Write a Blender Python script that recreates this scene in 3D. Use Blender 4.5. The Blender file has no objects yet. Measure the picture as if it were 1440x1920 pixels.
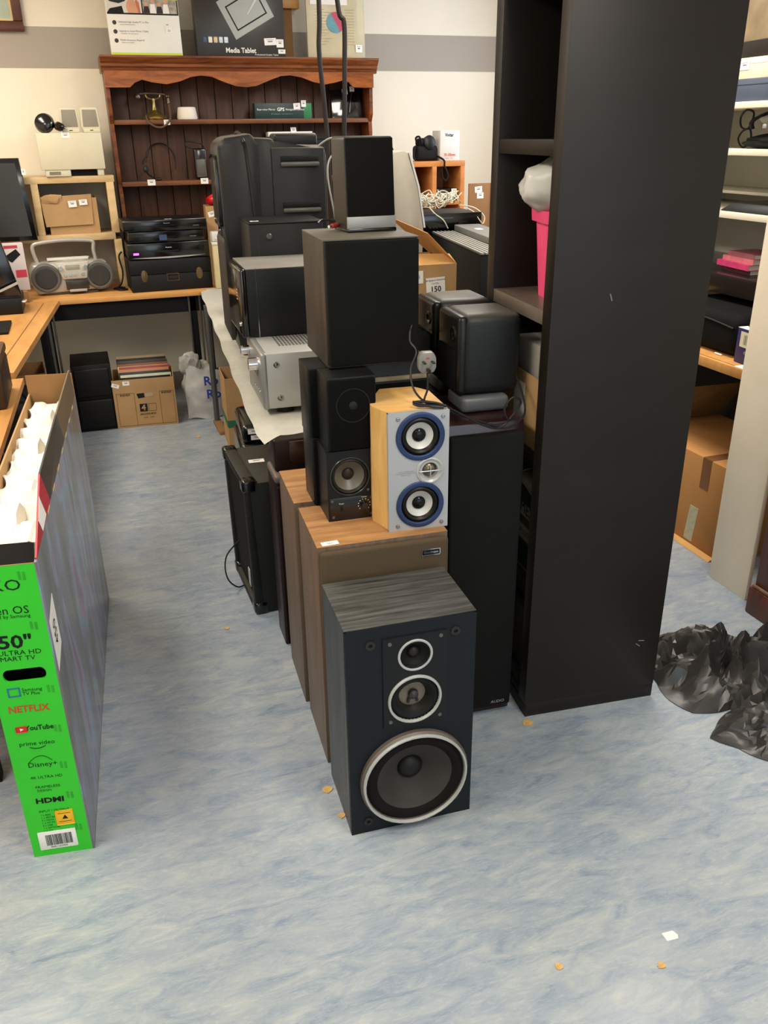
import bpy, bmesh, math, random
from mathutils import Vector, Matrix, Euler, noise
R=math.radians; PI=math.pi
SC=bpy.context.scene; COL=SC.collection
random.seed(4)
# ---------------------------------------------------------------- camera
F=1581.0; CAMH=1.55
def _axes():
    Z=-Vector((50.0,-3520.0,-F)); Z.normalize()
    a=5080.0; b=-(Z.x*a+Z.z*(-F))/Z.y
    X=Vector((a,b,-F)); X.normalize()
    return X,Z.cross(X),Z
_X,_Y,_Z=_axes()
cd=bpy.data.cameras.new('camera'); cam=bpy.data.objects.new('camera',cd); COL.objects.link(cam)
cam.matrix_world=Matrix(((_X.x,_X.y,_X.z,0),(_Y.x,_Y.y,_Y.z,0),(_Z.x,_Z.y,_Z.z,CAMH),(0,0,0,1)))
cd.sensor_fit='VERTICAL'; cd.sensor_height=24.0; cd.lens=F/1920.0*24.0; cd.clip_start=.05
SC.camera=cam
# ---------------------------------------------------------------- world, lights, exposure
w=bpy.data.worlds.new('world'); SC.world=w; w.use_nodes=True
w.node_tree.nodes['Background'].inputs[0].default_value=(.75,.85,1,1); w.node_tree.nodes['Background'].inputs[1].default_value=.3
SC.view_settings.view_transform='Standard'; SC.view_settings.look='None'; SC.view_settings.gamma=1
SC.view_settings.use_curve_mapping=False; SC.view_settings.exposure=0.2
def area(name,loc,rot,sx,sy,power,col):
    l=bpy.data.lights.new(name,'AREA'); l.shape='RECTANGLE'; l.size=sx; l.size_y=sy; l.energy=power; l.color=col
    o=bpy.data.objects.new(name,l); o.location=loc; o.rotation_euler=Euler([R(a) for a in rot]); COL.objects.link(o); return o
WARM=(1,.91,.79); DAY=(.66,.82,1)
area('ceiling_and_fill_lamp',(-.9,1.6,2.62),(0,0,0),.5,1.5,52,WARM)
area('ceiling_and_fill_lamp',(-.9,4.2,2.62),(0,0,0),.5,1.5,46,WARM)
area('ceiling_and_fill_lamp',(1.0,.2,2.62),(0,0,0),.5,1.5,38,WARM)
area('ceiling_and_fill_lamp',(1.6,3.6,2.62),(0,0,0),.5,1.5,30,(1,.93,.85))
area('ceiling_and_fill_lamp',(1.95,2.7,2.62),(0,0,0),.4,1.3,26,WARM)  # added fill lamp, brightens the white shelving from over the aisle
area('ceiling_and_fill_lamp',(-.5,-1.2,2.62),(0,0,0),.5,1.5,8,WARM)  # added fill lamp, lifts front faces and cube interiors
area('window_and_fill_light',(1.2,-2.4,1.5),(90,0,0),3.0,1.7,30,DAY)
area('window_and_fill_light',(2.92,4.75,1.9),(0,90,0),.8,.7,16,(.7,.8,1))  # added blue fill for the right of the back wall, no known window
# ---------------------------------------------------------------- materials
def C(r,g,b):
    f=lambda c:(c/255/12.92) if c/255<=.04045 else ((c/255+.055)/1.055)**2.4
    return (f(r),f(g),f(b),1)
MATS={}
def M(name,col,rough=.5,metal=0,var=.08,scale=12,bump=0,bscale=80,coat=0,stretch=None,trans=0,emit=0,dust=0):
    if name in MATS: return MATS[name]
    m=bpy.data.materials.new(name); m.use_nodes=True; nt=m.node_tree; N=nt.nodes; L=nt.links
    p=N['Principled BSDF']; c=C(*col) 
    p.inputs['Roughness'].default_value=rough; p.inputs['Metallic'].default_value=metal
    if max(col)<60 and not coat: p.inputs['Specular IOR Level'].default_value=.28
    if max(col)<75: c=tuple(q*(.46 if rough<.8 else .3) for q in c[:3])+(1,)
    if rough>=.8: p.inputs['Specular IOR Level'].default_value=.12
    if coat: p.inputs['Coat Weight'].default_value=coat; p.inputs['Coat Roughness'].default_value=.1
    if trans: p.inputs['Transmission Weight'].default_value=trans; p.inputs['IOR'].default_value=1.3
    tc=N.new('ShaderNodeTexCoord'); mp=N.new('ShaderNodeMapping'); L.new(tc.outputs['Object'],mp.inputs[0])
    if stretch: mp.inputs['Scale'].default_value=stretch
    if var:
        nz=N.new('ShaderNodeTexNoise'); nz.inputs['Scale'].default_value=scale; nz.inputs['Detail'].default_value=5
        L.new(mp.outputs[0],nz.inputs['Vector'])
        r=N.new('ShaderNodeValToRGB'); r.color_ramp.elements[0].position=.3; r.color_ramp.elements[1].position=.7
        r.color_ramp.elements[0].color=tuple(x*(1-var) for x in c[:3])+(1,)
        r.color_ramp.elements[1].color=tuple(min(1,x*(1+var)) for x in c[:3])+(1,)
        L.new(nz.outputs[0],r.inputs[0]); L.new(r.outputs[0],p.inputs['Base Color'])
    else: p.inputs['Base Color'].default_value=c
    if dust:   # settled dust on upward faces
        ge_=N.new('ShaderNodeNewGeometry'); sx_=N.new('ShaderNodeSeparateXYZ'); L.new(ge_.outputs['Normal'],sx_.inputs[0])
        mr=N.new('ShaderNodeMapRange'); mr.inputs[1].default_value=.55; mr.inputs[2].default_value=1; mr.inputs[4].default_value=dust; L.new(sx_.outputs[2],mr.inputs[0])
        mx=N.new('ShaderNodeMix'); mx.data_type='RGBA'; mx.inputs[7].default_value=C(118,112,98); L.new(mr.outputs[0],mx.inputs[0])
        if var: L.new(r.outputs[0],mx.inputs[6])
        else: mx.inputs[6].default_value=c
        L.new(mx.outputs[2],p.inputs['Base Color'])
    if emit: p.inputs['Emission Color'].default_value=c; p.inputs['Emission Strength'].default_value=emit
    if bump:
        n2=N.new('ShaderNodeTexNoise'); n2.inputs['Scale'].default_value=bscale; n2.inputs['Detail'].default_value=3
        L.new(mp.outputs[0],n2.inputs['Vector']); b=N.new('ShaderNodeBump'); b.inputs['Strength'].default_value=bump; b.inputs['Distance'].default_value=.002
        L.new(n2.outputs[0],b.inputs['Height']); L.new(b.outputs[0],p.inputs['Normal'])
    MATS[name]=m; return m
def WOOD(name,dark,light,rough=.45,stretch=(1,1,1),scale=6,bump=.15,lo=.35,hi=.65,rot=(0,0,0)):
    if name in MATS: return MATS[name]
    m=bpy.data.materials.new(name); m.use_nodes=True; nt=m.node_tree; N=nt.nodes; L=nt.links; p=N['Principled BSDF']
    p.inputs['Roughness'].default_value=rough; p.inputs['Specular IOR Level'].default_value=.35
    tc=N.new('ShaderNodeTexCoord'); mp=N.new('ShaderNodeMapping'); mp.inputs['Scale'].default_value=stretch; mp.inputs['Rotation'].default_value=rot; L.new(tc.outputs['Object'],mp.inputs[0])
    nz=N.new('ShaderNodeTexNoise'); nz.inputs['Scale'].default_value=scale; nz.inputs['Detail'].default_value=8; nz.inputs['Roughness'].default_value=.65; nz.inputs['Distortion'].default_value=.6
    L.new(mp.outputs[0],nz.inputs['Vector'])
    r=N.new('ShaderNodeValToRGB'); e=r.color_ramp.elements; e[0].position=lo; e[1].position=hi; e[0].color=C(*dark); e[1].color=C(*light)
    L.new(nz.outputs[0],r.inputs[0]); L.new(r.outputs[0],p.inputs['Base Color'])
    b=N.new('ShaderNodeBump'); b.inputs['Strength'].default_value=bump; b.inputs['Distance'].default_value=.001; L.new(nz.outputs[0],b.inputs['Height']); L.new(b.outputs[0],p.inputs['Normal'])
    MATS[name]=m; return m
def floor_mat():
    m=bpy.data.materials.new('blue_grey_vinyl'); m.use_nodes=True; nt=m.node_tree; N=nt.nodes; L=nt.links; p=N['Principled BSDF']
    tc=N.new('ShaderNodeTexCoord')
    def nz(sc,stretch,rot,detail=8,dist=1.2,rough=.65):
        mp=N.new('ShaderNodeMapping'); mp.inputs['Scale'].default_value=stretch; mp.inputs['Rotation'].default_value=(0,0,rot)
        L.new(tc.outputs['Object'],mp.inputs[0]); n=N.new('ShaderNodeTexNoise'); n.inputs['Scale'].default_value=sc; n.inputs['Detail'].default_value=detail
        n.inputs['Distortion'].default_value=dist; n.inputs['Roughness'].default_value=rough; L.new(mp.outputs[0],n.inputs['Vector']); return n
    def ramp(n,stops):
        r=N.new('ShaderNodeValToRGB'); e=r.color_ramp.elements
        while len(e)<len(stops): e.new(.5)
        for i,(q,c) in enumerate(stops): e[i].position=q; e[i].color=c
        L.new(n.outputs[0],r.inputs[0]); return r
    a=ramp(nz(8,(1,3.0,1),R(17),10,.9,.74),[(.30,C(118,134,154)),(.43,C(146,159,173)),(.56,C(164,173,180)),(.72,C(184,188,188))])
    b=ramp(nz(20,(.9,5.5,1),R(20),10,2.2,.78),[(.53,(0,0,0,1)),(.66,(1,1,1,1))])
    mx=N.new('ShaderNodeMix'); mx.data_type='RGBA'; mx.blend_type='MIX'
    sc=N.new('ShaderNodeMath'); sc.operation='MULTIPLY'; sc.inputs[1].default_value=.34; L.new(b.outputs[0],sc.inputs[0]); L.new(sc.outputs[0],mx.inputs[0])
    L.new(a.outputs[0],mx.inputs[6]); mx.inputs[7].default_value=C(200,202,196)
    c=ramp(nz(30,(.8,6,1),R(14),8,1.6,.75),[(.60,(0,0,0,1)),(.74,(1,1,1,1))])
    m2=N.new('ShaderNodeMix'); m2.data_type='RGBA'; s2=N.new('ShaderNodeMath'); s2.operation='MULTIPLY'; s2.inputs[1].default_value=.45; L.new(c.outputs[0],s2.inputs[0]); L.new(s2.outputs[0],m2.inputs[0])
    L.new(mx.outputs[2],m2.inputs[6]); m2.inputs[7].default_value=C(112,122,138)
    # fine scratches and scuffs
    d=ramp(nz(26,(12,.9,1),R(24),3,3.),[(.70,(0,0,0,1)),(.715,(1,1,1,1))])
    m3=N.new('ShaderNodeMix'); m3.data_type='RGBA'; s3=N.new('ShaderNodeMath'); s3.operation='MULTIPLY'; s3.inputs[1].default_value=.5; L.new(d.outputs[0],s3.inputs[0]); L.new(s3.outputs[0],m3.inputs[0])
    L.new(m2.outputs[2],m3.inputs[6]); m3.inputs[7].default_value=C(90,92,96)
    e=ramp(nz(1.6,(1,1.6,1),.3,4,0),[(.3,C(226,228,234)),(.7,C(255,253,246))])
    m4=N.new('ShaderNodeMix'); m4.data_type='RGBA'; m4.blend_type='MULTIPLY'; m4.inputs[0].default_value=1
    L.new(m3.outputs[2],m4.inputs[6]); L.new(e.outputs[0],m4.inputs[7]); L.new(m4.outputs[2],p.inputs['Base Color'])
    p.inputs['Roughness'].default_value=.42
    rr=N.new('ShaderNodeMapRange'); L.new(b.outputs[0],rr.inputs[0]); rr.inputs[3].default_value=.26; rr.inputs[4].default_value=.42; L.new(rr.outputs[0],p.inputs['Roughness'])
    return m
black=M('black_plastic',(26,27,28),.42,var=.15,bump=.05)
blackm=M('black_matt',(20,21,22),.7,var=.15)
satin=M('black_gloss',(12,12,14),.18,coat=.4,var=0)
dkcloth=M('black_grille_cloth',(24,26,26),.95,var=.12,scale=400,bump=.5,bscale=900)
white=M('white_paper',(232,230,224),.7,var=.02)
ink=M('dark_ink',(28,30,34),.6,var=0)
silver=M('silver_paint',(176,176,172),.38,metal=.35,var=.03)
chrome=M('chrome',(220,222,224),.16,metal=1,var=0)
screwm=M('screw_steel',(150,150,148),.3,metal=1,var=0)
card=M('cardboard',(172,138,96),.85,var=.10,scale=7,bump=.15,bscale=60)
cardd=M('cardboard_dark',(140,106,70),.85,var=.12,scale=8,bump=.15)
beech=WOOD('beech_top',(184,132,72),(206,152,88),.4,(1,5,1),3,.03)
beechy=WOOD('beech_top_length',(184,132,72),(206,152,88),.4,(5,1,1),3,.03)
birch=WOOD('birch_veneer',(190,160,112),(212,184,138),.5,(1,1,5),4,.03)
pine=WOOD('dresser_pine',(64,30,12),(140,76,34),.38,(1,1,5),5,.1,.3,.7)
pinedk=WOOD('dresser_board',(50,28,15),(84,50,28),.5,(7,1,.8),5,.1,.3,.7)
walnut=WOOD('walnut_top',(122,84,52),(174,130,82),.45,(.8,7,1),6,.05,.3,.68)
walnutv=WOOD('walnut_side',(80,64,52),(112,92,76),.5,(9,9,.5),7,.05,.3,.7)
ash=WOOD('black_ash_top',(36,37,37),(90,90,86),.5,(.8,14,1),6,.3,.34,.68)
ashv=WOOD('black_ash_side',(34,38,42),(66,70,74),.45,(10,10,.5),7,.25,.35,.65)
blkwood=M('black_brown_foil',(40,33,28),.45,var=.14,scale=3,stretch=(1,1,4),bump=.03)
cream=M('cream_plastic',(204,198,170),.5,var=.03)
# ---------------------------------------------------------------- mesh building
class P:
    def __init__(s): s.bm=bmesh.new()
    def _add(s,vs,fs):
        V=[s.bm.verts.new(v) for v in vs]; out=[]
        for f in fs:
            try: out.append(s.bm.faces.new([V[i] for i in f]))
            except ValueError: pass
        return V,out
    def box(s,x0,x1,y0,y1,z0,z1,bev=0,seg=2,taper=None):
        vs=[(x,y,z) for z in (z0,z1) for y in (y0,y1) for x in (x0,x1)]
        if taper:
            cx,cy=(x0+x1)/2,(y0+y1)/2
            vs=[v if v[2]==z1 else (cx+(v[0]-cx)*taper,cy+(v[1]-cy)*taper,v[2]) for v in vs]
        V,fc=s._add(vs,[(0,2,3,1),(4,5,7,6),(0,1,5,4),(2,6,7,3),(0,4,6,2),(1,3,7,5)])
        if bev:
            es=list({e for f in fc for e in f.edges})
            bmesh.ops.bevel(s.bm,geom=es,offset=bev,segments=seg,profile=.5,affect='EDGES')
        return s
    def hexa(s,b,t,bev=0):   # 4 bottom pts, 4 top pts
        V,fc=s._add(list(b)+list(t),[(3,2,1,0),(4,5,6,7),(0,1,5,4),(1,2,6,5),(2,3,7,6),(3,0,4,7)])
        if bev: bmesh.ops.bevel(s.bm,geom=list({e for f in fc for e in f.edges}),offset=bev,segments=2,profile=.5,affect='EDGES')
        return s
    def lathe(s,c,axis,prof,seg=28,close=False):
        c=Vector(c); a=Vector(axis).normalized(); u=a.orthogonal().normalized(); v=a.cross(u); rings=[]
        for r,h in prof:
            if r<1e-6: rings.append([s.bm.verts.new(c+a*h)])
            else: rings.append([s.bm.verts.new(c+a*h+(u*math.cos(2*PI*k/seg)+v*math.sin(2*PI*k/seg))*r) for k in range(seg)])
        pairs=list(zip(rings[:-1],rings[1:]))
        if close: pairs.append((rings[-1],rings[0]))
        for A,B in pairs:
            for k in range(seg):
                k2=(k+1)%seg
                if len(A)==1 and len(B)==1: continue
                if len(A)==1: s.bm.faces.new((A[0],B[k],B[k2]))
                elif len(B)==1: s.bm.faces.new((A[k],A[k2],B[0]))
                else: s.bm.faces.new((A[k],A[k2],B[k2],B[k]))
        return s
    def cyl(s,c,axis,r,h,seg=20,r2=None): return s.lathe(c,axis,[(0,0),(r,0),(r if r2 is None else r2,h),(0,h)],seg)
    def tube(s,pts,r,seg=8,smooth=True,closed=False):
        pts=[Vector(p) for p in pts]
        if smooth and len(pts)>2:
            q=[]; n=len(pts)
            for i in range(n if closed else n-1):
                p0=pts[(i-1)%n] if (closed or i>0) else pts[0]; p1=pts[i]; p2=pts[(i+1)%n]; p3=pts[(i+2)%n] if (closed or i+2<n) else pts[-1]
                for k in range(6):
                    t=k/6; q.append(.5*((2*p1)+(-p0+p2)*t+(2*p0-5*p1+4*p2-p3)*t*t+(-p0+3*p1-3*p2+p3)*t**3))
            if not closed: q.append(pts[-1])
            pts=q
        n=len(pts); rings=[]; up=None
        for i,p in enumerate(pts):
            d=(pts[(i+1)%n]-pts[i-1]) if (closed or 0<i<n-1) else (pts[1]-pts[0] if i==0 else pts[-1]-pts[-2])
            d.normalize(); u=d.orthogonal() if up is None else (up-d*up.dot(d))
            if u.length<1e-5: u=d.orthogonal()
            u.normalize(); up=u; v=d.cross(u)
            rr=r(i/(n-1)) if callable(r) else r
            rings.append([s.bm.verts.new(p+(u*math.cos(2*PI*k/seg)+v*math.sin(2*PI*k/seg))*rr) for k in range(seg)])
        pr=list(zip(rings[:-1],rings[1:])); 
        if closed: pr.append((rings[-1],rings[0]))
        for A,B in pr:
            for k in range(seg): s.bm.faces.new((A[k],A[(k+1)%seg],B[(k+1)%seg],B[k]))
        if not closed: s.bm.faces.new(rings[0][::-1]); s.bm.faces.new(rings[-1])
        return s
    def prism(s,pts,axis,a,b,bev=0):   # pts 2D in the plane normal to axis
        def q(p,h): return {'x':(h,p[0],p[1]),'y':(p[0],h,p[1]),'z':(p[0],p[1],h)}[axis]
        n=len(pts); A=[s.bm.verts.new(q(p,a)) for p in pts]; B=[s.bm.verts.new(q(p,b)) for p in pts]
        fc=[s.bm.faces.new(A),s.bm.faces.new(B[::-1])]
        for i in range(n): fc.append(s.bm.faces.new((A[i],B[i],B[(i+1)%n],A[(i+1)%n])))
        if bev: bmesh.ops.bevel(s.bm,geom=list({e for f in fc for e in f.edges}),offset=bev,segments=2,profile=.5,affect='EDGES')
        return s
    def grid(s,nx,ny,f,thick=0):
        g=[[s.bm.verts.new(f(i/nx,j/ny)) for j in range(ny+1)] for i in range(nx+1)]
        fs=[s.bm.faces.new((g[i][j],g[i+1][j],g[i+1][j+1],g[i][j+1])) for i in range(nx) for j in range(ny)]
        if thick: bmesh.ops.solidify(s.bm,geom=fs,thickness=thick)
        return s
    def holes(s,x0,x1,z0,z1,y,hs,depth,seg=40):   # front plate with round or custom holes
        bm=s.bm; es=[]
        def loop(pts):
            V=[bm.verts.new(p) for p in pts]; E=[bm.edges.new((V[i],V[(i+1)%len(V)])) for i in range(len(V))]; return V,E
        V,E=loop([(x0,y,z0),(x1,y,z0),(x1,y,z1),(x0,y,z1)]); es+=E
        for h in hs:
            if len(h)==3: pts=[(h[0]+h[2]*math.cos(2*PI*k/seg),y,h[1]+h[2]*math.sin(2*PI*k/seg)) for k in range(seg)]
            else: pts=[(a,y,b) for a,b in h]
            V,E=loop(pts); es+=E
            B=[bm.verts.new((v.co.x,y+depth,v.co.z)) for v in V]; n=len(V)
            for i in range(n): bm.faces.new((V[i],V[(i+1)%n],B[(i+1)%n],B[i]))
        bmesh.ops.triangle_fill(bm,use_beauty=True,use_dissolve=False,edges=es)
        return s
    def blob(s,c,r,sub=3,amp=.2,fr=3,seed=0,flat=None):
        m=Matrix.Translation(c)@Matrix.Diagonal((r[0],r[1],r[2],1))
        g=bmesh.ops.create_icosphere(s.bm,subdivisions=sub,radius=1)
        for v in g['verts']:
            n=noise.noise(v.co*fr+Vector((seed,seed*2,0)))+.5*noise.noise(v.co*fr*2.3+Vector((0,seed,seed)))
            v.co=v.co*(1+amp*n); v.co=m@v.co
            if flat is not None and v.co.z<flat: v.co.z=flat
        return s
def part(name,p,mat,parent=None,label=None,smooth=35):
    bm=p.bm if isinstance(p,P) else p
    me=bpy.data.meshes.new(name); bmesh.ops.recalc_face_normals(bm,faces=bm.faces); bm.to_mesh(me); bm.free()
    me.materials.append(mat); me.polygons.foreach_set('use_smooth',[True]*len(me.polygons)); me.set_sharp_from_angle(angle=R(smooth))
    o=bpy.data.objects.new(name,me); COL.objects.link(o)
    if parent: o.parent=parent
    if label: o['label']=label
    return o
def tag(o,label,cat,group=None):
    o['label']=label; o['category']=cat
    if group: o['group']=group
    return o
def thing(name,label,cat,loc=(0,0,0),rz=0,group=None,rot=None):
    o=bpy.data.objects.new(name,None); o.empty_display_size=.05; COL.objects.link(o); o.location=loc
    o.rotation_euler=Euler((0,0,R(rz))) if rot is None else Euler([R(a) for a in rot])
    return tag(o,label,cat,group)
def struct(name,p,mat): o=part(name,p,mat); o['kind']='structure'; return o
def place(o,loc,rot): o.location=loc; o.rotation_euler=Euler([R(a) for a in rot]); return o
ROT={'front':(90,0,0),'top':(0,0,0),'left':(90,0,-90),'right':(90,0,90)}
def text(s,size,loc,face,mat,parent,name='lettering',sx=1,align='CENTER',rz=0,bold=0):
    cu=bpy.data.curves.new(name,'FONT'); cu.body=s; cu.size=size; cu.align_x=align; cu.align_y='CENTER'; cu.resolution_u=2; cu.offset=bold
    t=bpy.data.objects.new('t',cu); me=bpy.data.meshes.new_from_object(t); bpy.data.objects.remove(t); bpy.data.curves.remove(cu)
    me.materials.clear(); me.materials.append(mat)
    o=bpy.data.objects.new(name,me); COL.objects.link(o); o.parent=parent
    r=ROT[face] if isinstance(face,str) else face
    o.matrix_local=Matrix.Translation(loc)@Euler([R(a) for a in r]).to_matrix().to_4x4()@Matrix.Rotation(R(rz),4,'Z')@Matrix.Diagonal((sx,1,1,1))
    return o
def sticker(parent,loc,face,w=.035,h=.022,s=None,rz=0,mat=None,name='price_sticker'):
    o=part(name,P().box(-w/2,w/2,-h/2,h/2,0,.0006),mat or white,parent)
    r=ROT[face] if isinstance(face,str) else face
    o.matrix_local=Matrix.Translation(loc)@Euler([R(a) for a in r]).to_matrix().to_4x4()@Matrix.Rotation(R(rz),4,'Z')
    if s: text(s,h*.5,(0,-h*.1,.0009),'top',ink,o)
    else: part('printed_line',P().box(-w*.2,w*.2,-h*.05,h*.12,.0006,.0009).box(-w*.3,w*.3,h*.25,h*.31,.0006,.0009),M('grey_ink',(120,120,124),.7,var=0),o)
    return o
def driver(parent,cx,cz,y,Rr,rw=.006,pro=.004,dep=.03,cap=.3,capm=None,conem=None,ringm=None,surm=None,name='woofer',ringw=None,caph=.5,sur=.16):
    """speaker driver facing -y; ring is the part, cone/surround/cap are its sub-parts"""
    ringm=ringm or black; conem=conem or black; capm=capm or black; surm=surm or blackm
    ax=(0,-1,0); c=(cx,y,cz); ri=Rr-rw
    ring=part(name,P().lathe(c,ax,[(Rr,-.002),(Rr,pro*.7),(Rr-rw*.2,pro),(ri+rw*.2,pro),(ri,pro*.7),(ri,-.002)],44,close=True),ringm,parent)
    ro=ri; rs=ri*(1-sur)
    part('surround',P().lathe(c,ax,[(ro,-.004),((ro+rs)/2+.2*(ro-rs),.001),((ro+rs)/2,.002),((ro+rs)/2-.25*(ro-rs),.0),(rs,-.005)],44),surm,ring)
    rc=ri*cap
    part('cone',P().lathe(c,ax,[(rs,-.005),(rs*.75+rc*.25,-.005-dep*.35),(rc,-.005-dep)],44),conem,ring)
    part('dust_cap',P().lathe(c,ax,[(rc,-.005-dep)]+[(rc*math.cos(t),-.005-dep+rc*caph*math.sin(t)) for t in (.4,.8,1.15,1.4)]+[(0,-.005-dep+rc*caph)],28),capm,ring)
    return ring
def shell(parent,w,d,h,mat,name='cabinet',bev=.002,t=.0):
    """closed box, front at y=0"""
    return part(name,P().box(0,w,t,d,0,h,bev),mat,parent)
def open_shell(w,d,h,y0=0):
    p=P(); T=.014
    p.box(0,T,y0,d,0,h).box(w-T,w,y0,d,0,h).box(T,w-T,y0,d,0,T).box(T,w-T,y0,d,h-T,h).box(T,w-T,d-T,d,T,h-T); return p

# ================================================================ STRUCTURE
XL,XR,YF,YB,ZC=-2.3,3.0,-2.6,5.75,2.7
paint=M('cream_wall_paint',(232,224,204),.8,var=.03,scale=2,bump=.1,bscale=50)
paintl=M('white_wall_paint',(224,222,216),.8,var=.03,scale=2,bump=.1,bscale=50)
greyp=M('grey_band_paint',(166,158,146),.8,var=.03,scale=2)
struct('floor',P().box(XL,XR,YF,YB,-.1,0),floor_mat())
struct('ceiling',P().box(XL,XR,YF,YB,ZC,ZC+.1),M('ceiling_white',(235,235,230),.9,var=.02))
struct('wall_back',P().box(XL,XR,YB,YB+.1,0,ZC),paint)
struct('wall_left',P().box(XL-.1,XL,YF,YB,0,ZC),paint)
struct('wall_right',P().box(XR,XR+.1,YF,YB,0,ZC),paintl)
struct('wall_front',P().box(XL,XR,YF-.1,YF,0,ZC),paintl)
struct('trim_1',P().box(XL,XR,YB-.004,YB,1.915,2.12),greyp)
struct('baseboard_back',P().box(XL,XR,YB-.018,YB,0,.1,.003),M('skirting_grey',(120,112,100),.6))
for i,(x,y,l) in enumerate(((-.9,1.6,'above the television carton'),(-.9,4.2,'above the left beech desk'),(1.0,.2,'above the open floor at front'),(1.6,3.6,'above the heater and side table'),(1.95,2.7,'above the right aisle, added for the fill lamp'),(-.5,-1.2,'behind the camera, added for the fill lamp'))):  # last two housings are added to go with the fill lamps
    t=thing('ceiling_and_fill_fitting','rectangular ceiling light fitting '+l,'light',(x,y,2.64),0,'ceiling light fittings')
    part('housing',P().box(-.27,.27,-.77,.77,.02,.06,.004),M('lamp_housing',(230,230,228),.5),t)
# ================================================================ FRONT SPEAKERS
# three-way black speaker
navy=M('navy_black_baffle',(24,31,39),.55,var=.12,scale=9)
t=thing('bookshelf_speaker','black ash three-way speaker with three silver-ringed drivers, front of the row on the floor','speaker',(.413,1.488,0),-3)
W,H,D=.304,.573,.222
c1=part('cabinet',open_shell(W,D,H,.006),ashv,t)
part('top_panel',P().box(-.001,W+.001,.004,D,H,H+.0025,.001),ash,t)
b=part('baffle',P().holes(.0,W,0,H,0,[(.159,.490,.034),(.158,.372,.058),(.157,.148,.118)],.02).box(0,.004,.0001,.012,0,H).box(W-.004,W,.0001,.012,0,H).box(0,W,.0001,.012,0,.004).box(0,W,.0001,.012,H-.004,H),navy,t)
part('tweeter_plate',P().holes(.083,.233,.304,.542,-.003,[(.159,.490,.034),(.158,.372,.058)],.003).box(.083,.233,-.003,-.0001,.541,.543).box(.083,.085,-.003,-.0001,.304,.541),M('driver_plate',(30,32,35),.45,var=.1),t)
pale=M('pale_ring',(176,178,174),.45,metal=.2,var=.04)
dust=M('dusty_cone',(70,64,58),.75,var=.25,scale=14)
driver(t,.159,.490,-.003,.041,.0055,.003,.012,.42,M('dome_brown',(48,42,40),.4,var=.1),blackm,pale,name='tweeter',caph=.75)
m=driver(t,.158,.372,-.003,.064,.006,.006,.016,.55,M('mid_cap_beige',(118,106,90),.5,var=.15),M('mid_cone',(44,41,38),.5,var=.2),pale,name='midrange',caph=.08,sur=.3)
part('phase_plug',P().lathe((.158,.016,.377),(0,-1,0),[(.010,0),(.0125,.006),(.011,.012),(.006,.016),(0,.017)],20).tube([(.154,.010,.374),(.149,.013,.362),(.147,.014,.352)],.0035,8).tube([(.162,.010,.374),(.167,.013,.362),(.169,.014,.352)],.0035,8),M('plug_grey',(60,58,58),.3,var=0),m)
wf=driver(t,.157,.148,-.014,.129,.0062,.008,.042,.26,M('cap_black',(34,33,33),.45,var=.1),dust,pale,surm=M('foam_surround',(44,40,37),.8,var=.2),name='woofer',caph=.55,sur=.24)
part('frame_flange',P().lathe((.157,0,.148),(0,-1,0),[(.1285,0),(.1335,0),(.1335,.010),(.1295,.015),(.1215,.015),(.1185,-.01)],48),M('flange_dusty',(96,88,80),.5,metal=.3,var=.3,scale=10),wf)
for x,z in ((.056,.532),(.254,.534),(.042,.035),(.262,.055)):
    part('grille_socket',P().lathe((x,-.0005,z),(0,-1,0),[(.011,-.001),(.011,.003),(.008,.0035),(.005,.003),(.004,-.006),(0,-.006)],18),M('socket_grey',(58,56,54),.5,var=0),t)
for x,z in ((.100,.528),(.219,.530),(.100,.318),(.219,.314)):
    part('screw',P().lathe((x,-.003,z),(0,-1,0),[(.005,0),(.0045,.002),(.0015,.0022),(0,.001)],12),M('dark_screw',(110,108,104),.35,metal=.8,var=0),t)
# brown walnut pair
grl=M('brown_grille_cloth',(78,66,51),.9,var=.08,scale=500,bump=.4,bscale=900)
def walnut_speaker(loc,label,w=.33,d=.262,h=.649,st=False):
    t=thing('walnut_speaker',label,'speaker',loc,-3.5,'large walnut veneered floor speakers')
    part('cabinet',P().box(0,w,.014,d,0,h-.0015,.0015),walnutv,t)
    part('top_panel',P().box(0,w,.014,d,h-.0015,h,.0004),walnut,t)
    part('grille',P().box(.003,w-.002,-.006,.014,.012,h-.008,.010,3),grl,t)
    bd=part('name_badge',P().box(.256,.304,-.0075,-.006,.599,.616,.0006),M('badge_black',(20,20,20),.4,var=0),t)
    part('badge_border',P().box(.256,.304,-.008,-.0074,.6145,.616).box(.256,.304,-.008,-.0074,.599,.6005).box(.256,.2575,-.008,-.0074,.599,.616).box(.3025,.304,-.008,-.0074,.599,.616),chrome,bd)
    text('Goodmans',.0095,(.280,-.0082,.6075),'front',chrome,bd,sx=.9)
    if st: sticker(t,(.035,.030,h+.0002),'top',.042,.020,'351',rz=3)
    return t
walnut_speaker((.427,1.743,0),'walnut floor speaker with white numbered sticker on top, directly behind the black three-way speaker',st=True)
walnut_speaker((.438,2.024,0),'walnut veneered floor speaker without sticker, second one back, half hidden behind its twin',w=.31)
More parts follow.
